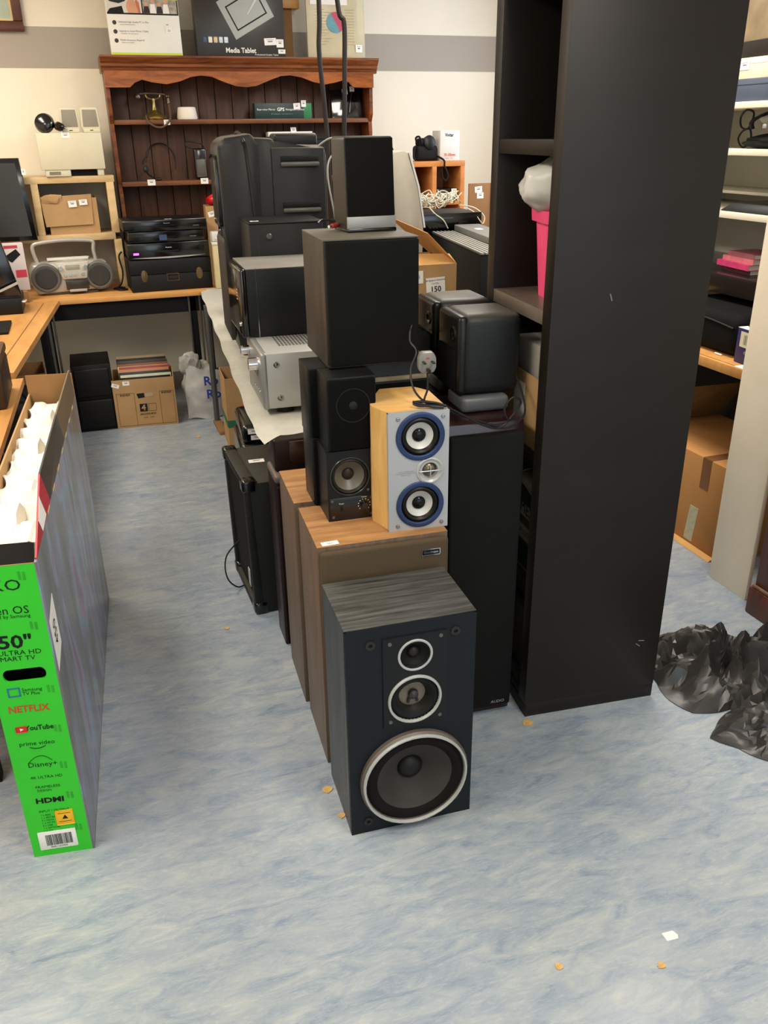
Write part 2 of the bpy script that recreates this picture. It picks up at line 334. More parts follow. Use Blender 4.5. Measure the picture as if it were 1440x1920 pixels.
# dark burgundy pair behind
burg=M('burgundy_wood',(44,24,22),.4,var=.2,scale=9)
t=thing('floor_speaker','dark burgundy floor speaker with rounded grey lip, squeezed between black amplifier and walnut speakers','speaker',(.452,2.342,0),-2)
part('cabinet',P().box(.0,.30,.02,.14,0,.585,.006),burg,t); part('grille',P().box(.004,.296,-.006,.02,.02,.575,.006),M('burgundy_cloth',(48,28,27),.9,bump=.3,bscale=700),t)
part('top_panel',P().box(-.002,.302,-.004,.142,.585,.612,.010,3),M('grey_brown_lip',(92,82,76),.5),t)
t=thing('carved_speaker','small dark brown speaker with raised octagonal panel under the paper table cover','speaker',(.460,2.365,.6125),-2)
part('cabinet',P().box(0,.27,.006,.11,0,.102,.006,3),M('carved_brown',(50,28,22),.35,var=.15),t)
part('raised_panel',P().prism([(.045,.125),(.045,.045),(.06,.028),(.12,.028),(.14,.045),(.14,.11),(.045,.11)][:0] or [(.045,.096),(.045,.038),(.058,.024),(.122,.024),(.135,.038),(.135,.096)],'y',-.004,.006,.003),M('carved_brown2',(62,36,30),.3,var=.1),t)
part('foot',P().box(.20,.24,-.012,.02,.02,.028,.003),burg,t)
# active small speakers (stack of two + two behind)
def small_active(loc,label,kind,h=.187,w=.123,d=.108,rz=-3):
    t=thing('desktop_speaker',label,'speaker',loc,rz,'stack of small black desktop speakers')
    if kind=='active':
        part('cabinet',open_shell(w,d,h,.003),M('black_vinyl_wrap',(30,31,32),.42,var=.15,bump=.08),t)
        part('baffle',P().holes(0,w,0,h,0,[(.058,.118,.047)],.015).box(0,w,.0001,.006,0,.002).box(0,w,.0001,.006,h-.002,h).box(0,.002,.0001,.006,0,h).box(w-.002,w,.0001,.006,0,h),black,t)
        part('control_panel',P().box(.004,w-.004,-.0015,0,.004,.063,.0007),satin,t)
        driver(t,.058,.118,0,.052,.004,.003,.016,.33,M('cap_bronze',(58,48,38),.35,var=.1),M('cone_grey',(92,88,78),.4,var=.12),M('clear_ring',(60,58,52),.25,var=0),surm=M('surround_dark',(46,44,40),.5,var=.1),name='woofer',caph=.45,sur=.2)
        k=part('volume_knob',P().cyl((.093,-.0015,.038),(0,-1,0),.009,.010,20,.008),satin,t)
        pd=P()
        for i in range(10):
            a=R(-130+i*29); pd.box(.093+.0155*math.sin(a)-.0009,.093+.0155*math.sin(a)+.0009,-.0022,-.0014,.038+.0155*math.cos(a)-.0009,.038+.0155*math.cos(a)+.0009)
        part('dial_marks',pd,white,t)
        part('power_switch',P().box(.030,.038,-.004,-.0015,.028,.040,.001),blackm,t)
        text('Power',.005,(.034,-.0017,.047),'front',white,t); text('Volume',.0045,(.093,-.0017,.059),'front',white,t)
        for x,z in ((.010,.056),(.012,.012),(.112,.056),(.112,.012),(.104,.078)):
            part('screw',P().cyl((x,-.0014,z),(0,-1,0),.0035,.0012,10),M('dark_screw',(110,108,104),.35,metal=.8,var=0),t)
    else:
        part('cabinet',P().box(0,w,.004,d,0,h,.0015),M('black_vinyl_wrap',(30,31,32),.42,var=.15,bump=.08),t)
        part('grille',P().box(.003,w-.003,-.006,.004,.003,h-.003,.004,3),dkcloth,t)
        part('grille_ring',P().lathe((w/2+.002,-.006,h*.63),(0,-1,0),[(.043,-.001),(.0425,.0008),(.0405,.0008),(.040,-.001)],40,close=True).lathe((w/2+.002,-.006,h*.63),(0,-1,0),[(.012,-.001),(.009,.0008),(0,.001)],24),M('ring_dark',(34,35,35),.6,var=0),t)
    return t
small_active((.495,1.889,.649),'small black powered speaker with exposed bronze cone and volume dial, standing on walnut speaker','active')
small_active((.502,1.888,.836),'small black cloth-fronted speaker stacked on the powered one, beside the silver speaker','cloth',h=.184)
small_active((.488,2.003,.649),'small black speaker at the bottom of the hidden rear stack, left edge showing','cloth',w=.123,d=.115)
small_active((.486,2.003,.836),'small black speaker at the top of the rear stack, under the big black cabinet','cloth',h=.184,w=.123,d=.115)
t=thing('black_speaker_box','dark speaker with worn beige front edge behind the silver and wood speaker','speaker',(.640,2.01,.649),-3)
part('cabinet',P().box(0,.17,.004,.24,0,.371,.002),black,t); part('grille',P().box(.004,.166,-.004,.004,.006,.31,.003),dkcloth,t); part('worn_edge',P().box(0,.17,-.006,.004,.318,.330,.002),M('worn_beige',(128,116,92),.6,var=.3,scale=40),t)
# silver / beech two-driver speaker
t=thing('silver_wood_speaker','light wood speaker with silver front and two blue-ringed drivers standing on walnut speaker','speaker',(.616,1.778,.649),-5)
W,H,D=.152,.304,.215
sf=M('silver_baffle',(168,170,172),.4,metal=.25,var=.02); lw=WOOD('light_wood_side',(196,150,84),(222,182,116),.4,(3,3,.6),6,.02)
lwt=WOOD('light_wood_top',(206,156,86),(228,184,116),.4,(1,6,1),5,.02)
prof=[(.004,.014),(W,.014),(W,D-.05),(W-.03,D),(.035,D),(.004-.02,D-.10),(-.02,.08)]
part('cabinet',P().prism(prof,'z',0,H-.001),lw,t); part('top_panel',P().prism(prof,'z',H-.001,H),lwt,t)
bf=part('baffle',P().holes(.002,W+.001,0,H,0,[(.081,.243,.050),(.081,.067,.050),(.106,.154,.020)],.013).box(.002,.004,.0002,.014,0,H).box(W-.001,W+.001,.0002,.014,0,H).box(.002,W+.001,.0002,.014,0,.002).box(.002,W+.001,.0002,.014,H-.002,H),sf,t)
blue=M('blue_anodised',(46,62,98),.26,metal=.5,var=.05); alu=M('aluminium_cone',(196,194,188),.35,metal=.25,var=.04)
for cz in (.243,.067):
    part_=driver(t,.081,cz,-.001,.0605,.0125,.003,.007,.36,M('cap_gloss',(14,13,13),.2,var=0),alu,blue,surm=M('rubber',(22,22,22),.4,var=0),name='woofer',caph=.5,sur=.30)
tw=part('tweeter',P().lathe((.106,-.0005,.154),(0,-1,0),[(.0355,0),(.034,.002),(.030,.003),(.020,-.004),(.018,-.010)],36),M('horn_white',(170,170,166),.35,metal=.2,var=0),t)
part('dome',P().lathe((.106,.0095,.154),(0,-1,0),[(.019,0),(.014,.005),(.008,.008),(0,.009)],24),M('dome_brass',(128,118,96),.25,metal=.8,var=.1),tw)
part('cross_guard',P().box(.077,.135,-.006,-.003,.1525,.1555,.001).box(.1047,.1073,-.006,-.003,.140,.168,.001),chrome,tw)
for x,z in ((.026,.290),(.137,.289),(.024,.014),(.137,.014)): part('screw',P().lathe((x,-.0002,z),(0,-1,0),[(.0048,0),(.0046,.003),(.002,.0035),(0,.002)],14),screwm,t)
for k,(ww,s) in enumerate(((.03,'2-WAY 3-SPEAKER SYSTEM'),(.05,'MAX POWER 60 W IMPEDANCE 6'),(.03,'SPEAKER SYSTEM'))): text(s,.0032,(.045,-.0006,.156-k*.0045),'front',M('grey_ink',(120,120,124),.7,var=0),t)
# big black cabinet on top + small one
t=thing('large_speaker','large dusty black speaker with plain cloth front standing on the small speaker stack','speaker',(.533,1.972,1.022),-3)
W,H,D=.234,.30,.262
part('cabinet',P().box(0,W,.012,D,0,H,.002),WOOD('scuffed_black_side',(34,30,26),(60,53,46),.5,(8,8,.7),6,.1,.3,.7),t)
part('top_panel',P().box(0,W,.006,D,H,H+.004,.001),M('dusty_top',(92,86,74),.7,var=.22,scale=5),t)
part('grille',P().box(.004,W-.002,-.004,.010,.004,H-.002,.004,3),M('grille_green_black',(38,39,36),.95,var=.12,scale=9,bump=.3,bscale=700),t)
part('base_lip',P().box(0,W+.004,-.002,.014,-.012+.012,.008,.002),black,t)
t=thing('satellite_speaker','narrow dark speaker with silver foot, standing on top of the large black speaker','speaker',(.628,2.098,1.327),2)
p=P(); p.prism([(0,.002),(.128,.002),(.128,.036),(.124,.212),(.119,.218),(.002,.218),(-.003,.212)],'y',0,.10,.004)
part('cabinet',p,M('dark_grey_side',(60,58,54),.5),t)
part('grille',P().prism([(.003,.036),(.126,.036),(.121,.214),(0.0,.214)],'y',-.006,.001,.002),M('charcoal_cloth',(40,38,36),.95,bump=.4,bscale=800,var=.06),t)
part('silver_foot',P().box(.001,.128,-.007,.04,.008,.036,.001),M('brushed_foot',(150,150,146),.4,metal=.4),t); part('base',P().box(.0,.130,-.006,.10,-.001,.008,.002),satin,t)
t=thing('phono_plug','red phono plug with silver tip lying on the large speaker','cable',(.600,2.135,1.334),30)
part('plug_body',P().cyl((0,0,.006),(1,.2,0),.006,.030,12,.005),M('red_plug',(150,40,40),.4),t); part('tip',P().cyl((-.014,-.003,.006),(1,.2,0),.0035,.014,10),chrome,t)
part('cable',P().tube([(.028,.006,.006),(.05,.03,.012),(.03,.06,.016),(.0,.05,.01)],.003),black,t)
# ================================================================ TOWER SPEAKERS + PAIR ON TOP
def tower(loc,label,logo):
    t=thing('tower_speaker',label,'speaker',loc,-4,'tall dark red tower speakers')
    part('cabinet',P().box(0,.205,.012,.27,0,.888,.004),M('mahogany_dark',(52,22,20),.3,var=.2,scale=6,coat=.3),t)
    part('grille',P().box(.002,.200,-.012,.012,.028,.862,.008,3),M('tower_cloth',(44,45,43),.9,var=.12,scale=6,bump=.3,bscale=800),t)
    if logo: text('AUDIO',.013,(.160,-.0128,.046),'front',chrome,t)
    return t
tower((.790,1.815,0),'tall dark red tower speaker with black front between silver speaker and tall black shelf unit',True)
tower((.815,2.10,0),'tall dark red tower speaker standing directly behind the front tower',False)
def monitor_speaker(loc,label,rz):
    t=thing('rounded_speaker',label,'speaker',loc,rz,'pair of rounded black speakers')
    part('cabinet',P().box(.010,.174,0,.165,0,.208,.027,5),M('black_moulded',(34,36,36),.42,dust=.4,var=.15,bump=.15,bscale=250),t)
    fr=P().box(0,.030,.004,.161,.004,.204,.012,3); part('front_panel',fr,M('front_black',(34,34,33),.3,var=.1),t)
    part('bass_port',P().lathe((-.001,.036,.158),(-1,0,0),[(.019,-.002),(.017,.003),(.013,.002),(.010,-.001),(0,-.001)],24),M('port_brown',(30,22,20),.25,var=.1),t)
    part('grille',P().box(-.005,.002,.014,.150,.012,.118,.004,2),dkcloth,t)
    part('foot',P().box(.01,.14,-.012,.11,-.041,-.0,.012,3),M('foot_grey',(76,78,80),.4),t)
    return t
monitor_speaker((.853,1.912,.930),'rounded black moulded speaker, nearer of the pair on the dark red towers',-4)
monitor_speaker((.872,2.125,.930),'rounded black moulded speaker, rear one of the pair, beneath the cardboard carton',-4)
t=thing('mains_plug','grey three-pin mains plug hanging beside the rounded speakers','plug',(.745,1.855,1.047),-8)
part('plug_body',P().prism([(-.022,-.012),(-.016,-.024),(.016,-.024),(.022,-.012),(.022,.012),(.014,.026),(-.014,.026),(-.022,.012)],'y',-.012,.012,.004),M('plug_grey2',(118,116,110),.4),t)
for x,z in ((-.011,.004),(.011,.004),(0,-.016)): part('pin',P().box(x-.003,x+.003,-.032,-.012,z-.0015 if z>0 else z-.004,z+.0015 if z>0 else z+.004),M('pin_brass',(70,62,50),.3,metal=.9,var=0),t)
part('fuse_label',P().box(-.004,.004,-.0125,-.012,.010,.014),M('red_ink',(170,60,50),.6,var=0),t)
cab=M('cable_black',(36,36,38),.45,var=0)
tag(part('mains_cable',P().tube([(.745,1.848,1.022),(.742,1.84,.985),(.730,1.83,.960),(.735,1.80,.957),(.79,1.79,.935),(.86,1.785,.905),(.93,1.785,.880),(.985,1.80,.900),(1.008,1.85,.935),(1.018,1.93,.985),(1.024,2.0,1.0),(1.015,2.09,.99)],.0028),cab),'black mains cable running from the grey plug across the tower speaker top','cable')
tag(part('speaker_cable',P().tube([(.868,2.17,1.05),(.80,2.05,1.09),(.735,1.93,1.12),(.72,1.90,1.09),(.725,1.87,1.07),(.706,1.86,1.03),(.703,1.83,.99),(.722,1.80,.965),(.76,1.79,.957),(.80,1.785,.935),(.86,1.775,.900),(.91,1.78,.885),(.95,1.785,.915),(.965,1.78,.945),(.94,1.775,.960),(.918,1.775,.935),(.930,1.775,.905),(.965,1.785,.903)],.0026),cab),'thin dark cable looping down the left of the rounded speakers and coiling at the right','cable')
tag(part('cable_bundle',P().tube([(.690,1.80,.965),(.70,1.79,.962),(.73,1.785,.960),(.765,1.775,.958)],.0035).tube([(.694,1.806,.966),(.712,1.795,.969),(.742,1.785,.965),(.762,1.772,.959)],.0035).tube([(.688,1.80,.970),(.715,1.788,.962),(.735,1.775,.959),(.755,1.77,.957)],.003),cab),'folded bundle of black cable lying on the light wood speaker top','cable')
# ================================================================ TALL BLACK SHELF
SH=thing('tall_shelf_unit','tall black-brown open shelf unit standing side-on with pink bin inside','shelf',(1.015,1.75,0),-5.5)
W=.408; SD=.435; T=.048; HT=1.96
part('near_side_panel',P().box(0,W,0,T,.045,HT,.0012),blkwood,SH); part('far_side_panel',P().box(0,W,SD-T,SD,.045,HT,.0012),blkwood,SH)
part('back_panel',P().box(W-.01,W-.002,T,SD-T,.05,HT),M('shelf_back_burgundy',(38,18,24),.5,var=.1),SH)
part('plinth',P().box(.004,W,.002,SD,0,.044,.001),blkwood,SH)
for z in (.085,.41,.785,1.158,1.533,1.908): 
    part('shelf_board',P().box(.002,W-.01,T,SD-T,z-.034,z,.0008),M('shelf_board_worn',(104,92,82),.3,var=.25,scale=12) if abs(z-1.158)<.01 else blkwood,SH)
part('top_panel',P().box(0,W,0,SD,HT,HT+.04,.001),blkwood,SH)
sc=M('scuff_mark',(120,116,110),.6,var=.2)
for u,z,a in ((.34,.192,40),(.35,.205,10),(.15,1.19,70)): 
    o=part('scuff',P().box(-.009,.009,-.0003,.0,-.0012,.0012),sc,SH); place(o,(u,-.0002,z),(0,a,0))
def insh(x,y,z):
    a=R(-5.5); return (1.015+x*math.cos(a)-y*math.sin(a),1.75+x*math.sin(a)+y*math.cos(a),z)
t=thing('pink_bin','bright pink ribbed plastic bin standing on middle shelf of black unit','bin',insh(.125,.215,1.158),-12)
pink=M('pink_plastic',(234,76,124),.4,var=.03)
n=24; 
def ribbed(r0,r1,z0,z1,ribs=.0):
    p=P(); A=[];B=[]
    N=96
    for k in range(N):
        a=2*PI*k/N; sq=1/max(abs(math.cos(a)),abs(math.sin(a))); sq=min(sq,1.30); f=1-ribs*(.5+.5*math.cos(16*a))
        A.append(p.bm.verts.new((r0*sq*f*math.cos(a),r0*sq*f*math.sin(a),z0))); B.append(p.bm.verts.new((r1*sq*f*math.cos(a),r1*sq*f*math.sin(a),z1)))
    for k in range(N): p.bm.faces.new((A[k],A[(k+1)%N],B[(k+1)%N],B[k]))
    p.bm.faces.new(A[::-1]); p.bm.faces.new(B); return p
part('body',ribbed(.052,.066,0,.195,.06),pink,t,smooth=20); part('rim',ribbed(.074,.076,.185,.214,0),pink,t)
t=tag(part('plastic_bag',P().blob((0,0,0),(.150,.125,.074),4,.11,2.0,3),M('white_polythene',(214,214,208),.28,var=.05,trans=.15,bump=1,bscale=9),smooth=80),'knotted white plastic bag stuffed on top of the pink bin','bag')
t.location=insh(.150,.22,1.428)
t=thing('cardboard_box','open brown cardboard box full of papers inside the black shelf unit','box',insh(.020,.075,.785),0)
t.rotation_euler=(0,0,R(-5.5))
part('body',P().box(0,.26,0,.004,0,.21).box(0,.26,.25,.254,0,.21).box(0,.004,.004,.25,0,.19).box(.256,.26,.004,.25,0,.21).box(.004,.256,.004,.25,0,.004),card,t)
part('white_label',P().box(-.001,0,.10,.17,.03,.16),white,t)
t=thing('paper_stack','white papers and plastic sleeves sticking out of the box in the black shelf','paper',insh(.035,.09,.790),0); t.rotation_euler=(0,0,R(-5.5))
part('papers',P().box(0,.2,.04,.20,0,.262,.002),M('grey_paper',(140,136,128),.7),t); part('sleeve',P().box(0.0,.2,.005,.035,0,.275,.002),M('clear_sleeve',(170,172,172),.3,trans=.3),t)
t=thing('tied_magazines','string-tied bundle of green and white magazines inside the black shelf unit','magazines',insh(.03,.075,.41),-5.5)
gr=M('magazine_green',(40,74,62),.6); part('bundle',P().box(0,.20,0,.24,0,.27,.004),M('magazine_cream',(150,146,128),.6,var=.15),t)
part('green_band',P().box(-.001,0,.0,.24,.20,.25).box(-.001,0,0,.24,.01,.09),gr,t); part('brown_band',P().box(-.001,0,0,.24,.135,.16),M('magazine_brown',(84,60,50),.6),t)
text('TIMES',.05,(-.0015,.085,.185),'left',ink,t); text('LA DIAPOSITIVE',.022,(-.0015,.09,.112),'left',ink,t)
part('string',P().tube([(-.004,.12,.0),(-.004,.13,.12),(-.004,.12,.272),(.1,.12,.276)],.002,6).tube([(-.004,.24,.25),(-.004,.12,.262),(-.004,.0,.24)],.002,6),M('string',(170,156,120),.8),t)
t=thing('storage_box','dim grey box at the bottom of the black shelf unit','box',insh(.04,.08,.085),-5.5)
part('body',P().box(0,.25,0,.25,0,.2,.004),M('dim_grey',(88,82,76),.7),t); part('lid',P().box(-.003,.253,-.003,.253,.2,.225,.003),M('dim_grey2',(70,66,62),.7),t)
# ================================================================ TV BOX
G=M('green_print',(46,196,34),.45,var=.04,scale=5); A_,B_,C_,D_=(-.313,1.679),(-.177,1.660),(-.089,2.905),(-.232,2.925)
t=thing('television_box','tall open television carton with bright green end and white foam inside, left of the aisle','box',(-.313,1.679,0),0)
def tl(p,z): return (p[0]+.313,p[1]-1.679,z)
grey=M('tv_print_grey',(112,116,118),.25,var=.25,scale=3,coat=.3)
def wallpanel(p0,p1,z0,z1,th,h0=None,h1=None):
    a=Vector(tl(p0,0)); b=Vector(tl(p1,0)); d=(b-a).normalized(); n=Vector((-d.y,d.x,0))*th
    p=P(); q=lambda v,z:(v.x,v.y,z)
    p.hexa([q(a,z0),q(b,z0),q(b+n,z0),q(a+n,z0)],[q(a,h0 or z1),q(b,h1 or z1),q(b+n,h1 or z1),q(a+n,h0 or z1)]); return p
# right (long) face, printed: abstract glowing shapes
def print_mat():
    m=bpy.data.materials.new('tv_box_photo_print'); m.use_nodes=True; nt=m.node_tree; N=nt.nodes; L=nt.links; p=N['Principled BSDF']
    tc=N.new('ShaderNodeTexCoord'); mp=N.new('ShaderNodeMapping'); mp.inputs['Scale'].default_value=(1,2.6,.7); mp.inputs['Rotation'].default_value=(.25,0,0); L.new(tc.outputs['Object'],mp.inputs[0])
    nz=N.new('ShaderNodeTexNoise'); nz.inputs['Scale'].default_value=2.2; nz.inputs['Distortion'].default_value=1.6; nz.inputs['Detail'].default_value=2; L.new(mp.outputs[0],nz.inputs['Vector'])
    r=N.new('ShaderNodeValToRGB'); e=r.color_ramp.elements; e[0].position=.3; e[0].color=C(70,74,78); e[1].position=.75; e[1].color=C(100,92,124)
    for q,c in ((.45,(98,104,104)),(.54,(116,116,138)),(.60,(112,146,172)),(.66,(146,118,140))): x=e.new(q); x.color=C(*c)
    L.new(nz.outputs[0],r.inputs[0]); L.new(r.outputs[0],p.inputs['Base Color']); p.inputs['Roughness'].default_value=.3; p.inputs['Coat Weight'].default_value=.4; return m
part('long_side_panel',wallpanel(B_,C_,0,.77,.005,.77,.775),print_mat(),t)
part('left_side_panel',wallpanel(D_,A_,0,.785,.005,.785,.785),card,t)
part('far_end_panel',wallpanel(C_,D_,0,.845,.005),cardd,t)
part('bottom_panel',P().hexa([tl(q,.001) for q in (A_,B_,C_,D_)],[tl(q,.006) for q in (A_,B_,C_,D_)]),card,t)
# raised top flap on the long side, leaning inward
def lerp(a,b,f): return (a[0]+(b[0]-a[0])*f,a[1]+(b[1]-a[1])*f)
def flap(f0,f1,za,zb,lean0,lean1,h0,h1,m,nm):
    a=lerp(B_,C_,f0); b=lerp(B_,C_,f1); p=P()
    p.hexa([tl(a,za),tl(b,zb),tl((b[0]-.004,b[1]),zb),tl((a[0]-.004,a[1]),za)],[tl((a[0]-lean0,a[1]),za+h0),tl((b[0]-lean1,b[1]),zb+h1),tl((b[0]-lean1-.004,b[1]),zb+h1),tl((a[0]-lean0-.004,a[1]),za+h0)])
    return part(nm,p,m,t)
dk=M('tv_print_dark',(66,70,74),.3,coat=.3,var=.2)
flap(.01,.26,.77,.77,.0,.012,.004,.070,M('fragile_red',(176,44,58),.4),'red_fragile_flap')
flap(.26,.62,.77,.772,.012,.010,.070,.076,dk,'top_flap')
flap(.62,.985,.772,.775,.010,.004,.076,.085,M('flap_inside_brown',(104,88,66),.5),'top_flap')
part('warning_label',P().hexa([tl((-.166,1.80),.775),tl((-.160,1.88),.78),tl((-.1605,1.88),.78),tl((-.1665,1.80),.775)],[tl((-.171,1.80),.80),tl((-.168,1.88),.825),tl((-.1685,1.88),.825),tl((-.1715,1.80),.80)]),white,t)
pf=P()
for k in range(7):
    f=.2+.11*k; a=lerp(B_,C_,f); b=lerp(B_,C_,f+.035); pf.hexa([tl((a[0]+.0012,a[1]),.768),tl((b[0]+.0012,b[1]),.768),tl(b,.768),tl(a,.768)],[tl((a[0]+.0012,a[1]),.774),tl((b[0]+.0012,b[1]),.774),tl(b,.774),tl(a,.774)])
part('perforation',pf,M('torn_edge',(198,180,140),.8),t)['kind']='stuff'
# white lot sticker on the long side
sk=part('lot_label',P().hexa([tl((-.1762,1.668),.50),tl((-.1695,1.76),.52),tl((-.1700,1.76),.52),tl((-.1767,1.668),.50)],[tl((-.1762,1.668),.625),tl((-.1695,1.76),.645),tl((-.1700,1.76),.645),tl((-.1767,1.668),.625)]),white,t)
text('450',.05,(.1408,.035,.575),(90,0,86),ink,sk,rz=90,sx=.8)
for z,y in ((.33,.9),(.25,.86),(.12,.95)): pass
# green end, with handle hole
GE=bpy.data.objects.new('green_end_panel',None)
hp=[]
for cx,s0 in ((.100,1),(.036,-1)):
    for k in range(9):
        a=R(-90+22.5*k) if s0>0 else R(90+22.5*k); hp.append((cx+.012*math.cos(a),.5075+.0155*math.sin(a)))
ge=part('green_end_panel',P().holes(0,.1365,.0,.768,0,[hp],.006),G,t); ge.rotation_euler=(0,0,R(-8)); 
part('end_edge',P().box(0,.1365,.0005,.004,.766,.7685).box(.1355,.1368,.0,.006,0,.768),cardd,ge)
part('handle_hole_shade',P().box(.003,.133,.045,.048,.38,.66),M('void_black',(8,8,8),.9,var=0),ge)  # black sheet stands in for the shade behind the handle hole
gk=M('green_ink_dark',(14,52,16),.6,var=0); gl=ink
def gt(s,size,x,z,m=gk,sx=1,al='CENTER',bold=0): return text(s,size,(x,-.0006,z),'front',m,ge,sx=sx,align=al,rz=-2,bold=bold)
gt('EKO',.036,.1,.722,al='RIGHT',sx=1.15); gt('Tizen OS',.026,.105,.664,al='RIGHT',sx=1.0); gt('powered by Samsung',.0115,.105,.650,al='RIGHT')
gt('50"',.044,.098,.588,ink,sx=1.15,al='RIGHT',bold=.001); gt('4K ULTRA HD',.0165,.112,.562,ink,al='RIGHT',sx=1.1); gt('SMART TV',.0155,.097,.548,ink,al='RIGHT',sx=1.1)
gt('Samsung',.012,.076,.469); gt('TV Plus',.0115,.073,.459)
part('television_logo',P().box(.026,.052,-.001,-.0002,.4745,.4775).box(.026,.052,-.001,-.0002,.4545,.4575).box(.026,.029,-.001,-.0002,.456,.476).box(.049,.052,-.001,-.0002,.456,.476),M('logo_teal',(30,110,150),.5,var=0),ge)
rd=M('logo_red',(196,40,30),.5,var=0)
gt('NETFLIX',.024,.061,.420,M('logo_orange_red',(184,70,24),.5,var=0),sx=.92,bold=.0006)
y_=part('play_logo',P().box(.025,.049,-.001,-.0002,.360,.376,.002),rd,ge); part('play_triangle',P().prism([(.034,.364),(.034,.372),(.041,.368)],'y',-.0014,-.0009),white,y_)
gt('YouTube',.018,.074,.368,ink,sx=.88,bold=.0004); gt('prime video',.0155,.062,.327)
part('smile_logo',P().tube([(.045,-.0008,.3175),(.056,-.0008,.3135),(.068,-.0008,.3135),(.079,-.0008,.318)],.0008,5),gk,ge)
gt('Disney+',.019,.064,.267); part('arc_logo',P().tube([(.036,-.0008,.276),(.052,-.0008,.289),(.070,-.0008,.290),(.086,-.0008,.276)],.0006,5),gk,ge)
gt('4K ULTRA HD',.011,.066,.231); gt('FRAMELESS',.010,.064,.203,sx=1.1); gt('DESIGN',.009,.055,.193); gt('HDMI',.020,.062,.163,ink,sx=1.25,bold=.0008)
gt('INPUT / OUTPUT',.0088,.066,.132)
for k,s in enumerate(('1 x RJ45','1 x ANTENNA','3 x HDMI','1 x AV IN','2 x USB','1 x OPTICAL','1 x CI+')): gt(s,.0068,.034,.122-.0078*k,al='LEFT')
ye=part('yellow_sticker',P().box(.066,.106,-.0012,-.0002,.087,.129,.002),M('yellow_sticker',(240,180,20),.5,var=0),ge)
part('sticker_symbol',P().prism([(.080,.104),(.087,.116),(.093,.104)],'y',-.0016,-.0011).box(.072,.1,-.0016,-.0011,.120,.1212).box(.072,.1,-.0016,-.0011,.096,.097),ink,ye)
bc=part('barcode_label',P().box(.018,.103,-.0012,-.0002,.019,.072,.001),white,ge)
pb=P(); x=.034
random.seed(9)
while x<.092:
    ww=random.choice((.0006,.001,.0016)); pb.box(x,x+ww,-.0016,-.0011,.030,.062); x+=ww+random.choice((.0007,.0012))
part('barcode',pb,ink,bc); text('8681123456',.0075,(.061,-.0015,.0248),'front',ink,bc)
pd=P()
for x,z in ((.105,.735),(.108,.617),(.115,.457),(.112,.352),(.108,.25),(.108,.163),(.112,.065)):
    pd.box(x-.008,x-.003,-.0007,-.0001,z,z+.018).box(x+.001,x+.006,-.0007,-.0001,z-.002,z+.016)
dn=part('staple_dents',pd,M('green_dent',(38,160,30),.4),ge); dn['kind']='stuff'
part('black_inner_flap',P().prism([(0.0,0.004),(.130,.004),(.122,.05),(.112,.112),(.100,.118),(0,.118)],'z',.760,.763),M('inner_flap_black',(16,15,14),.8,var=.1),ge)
# foam
def foam():
    p=P(); nx,ny=16,150
    def hgt(u,v):
        bl=math.floor(v*9); fr=v*9-bl; random.seed(bl*7+math.floor(u*3)*3); base=.752+.012*random.random()
        h=base-.016*(1 if (fr<.3 and .15<u<.85) else 0)
        if .55<u<.92 and bl%4==1: h-=.045
        if bl%5==2 and .3<u<.7 and fr>.3: h+=.008
        if u<.10: h=.756+.008*math.sin(v*70)
        if u>.93: h=.757
        return h
    def f(u,v):
        a=lerp((-.303,1.800),(-.184,1.790),u); b=lerp((-.226,2.895),(-.104,2.885),u); q=lerp(a,b,v)
        h=(hgt(u,v)+hgt(min(1,u+.03),v)+hgt(u,min(1,v+.006))+hgt(u,max(0,v-.006)))/4
        s=.010*math.sin(v*58)*(1-u)**4
        return (q[0]+.313+s,q[1]-1.679,h)
    g=[[p.bm.verts.new(f(i/nx,j/ny)) for j in range(ny+1)] for i in range(nx+1)]
    for i in range(nx):
        for j in range(ny): p.bm.faces.new((g[i][j],g[i+1][j],g[i+1][j+1],g[i][j+1]))
    lo=[p.bm.verts.new((v.co.x,v.co.y,.45)) for v in g[0]]; ro=[p.bm.verts.new((v.co.x,v.co.y,.45)) for v in g[nx]]
    for j in range(ny): p.bm.faces.new((g[0][j],g[0][j+1],lo[j+1],lo[j])); p.bm.faces.new((g[nx][j],g[nx][j+1],ro[j+1],ro[j]))
    fr=[p.bm.verts.new((g[i][0].co.x,g[i][0].co.y,.45)) for i in range(nx+1)]
    for i in range(nx): p.bm.faces.new((g[i][0],g[i+1][0],fr[i+1],fr[i]))
    return p
part('polystyrene_foam',foam(),M('polystyrene',(236,232,220),.8,var=.02,bump=.3,bscale=300),t,smooth=28)
# ================================================================ CENTRE TABLE + COVER
TBL=thing('trestle_table','long table under white paper cover carrying amplifiers and speakers in the centre','table',(0,0,0))
def tx(y): return .470+(y-2.55)*.0755
part('table_top',P().hexa([(tx(2.55)+.01,2.60,.69),(1.16,2.62,.69),(1.30,5.06,.69),(tx(5.06)+.01,5.06,.69)],[(tx(2.55)+.01,2.60,.722),(1.16,2.62,.722),(1.30,5.06,.722),(tx(5.06)+.01,5.06,.722)]),M('table_grey',(120,112,100),.5),TBL)
legm=M('leg_grey_metal',(90,90,88),.4,metal=.5,var=0)
for x,y in ((.612,4.82),(1.2,4.85),(.80,2.90),(1.10,2.75)): 
    part('leg',P().cyl((x,y,.0),(0,0,1),.016,.69,14),legm,TBL); 
part('leg_foot',P().box(.59,.635,4.60,4.84,0,.022,.004),cardd,TBL)
paperm=M('embossed_white_paper',(226,224,212),.85,var=.04,scale=30,bump=.6,bscale=70)
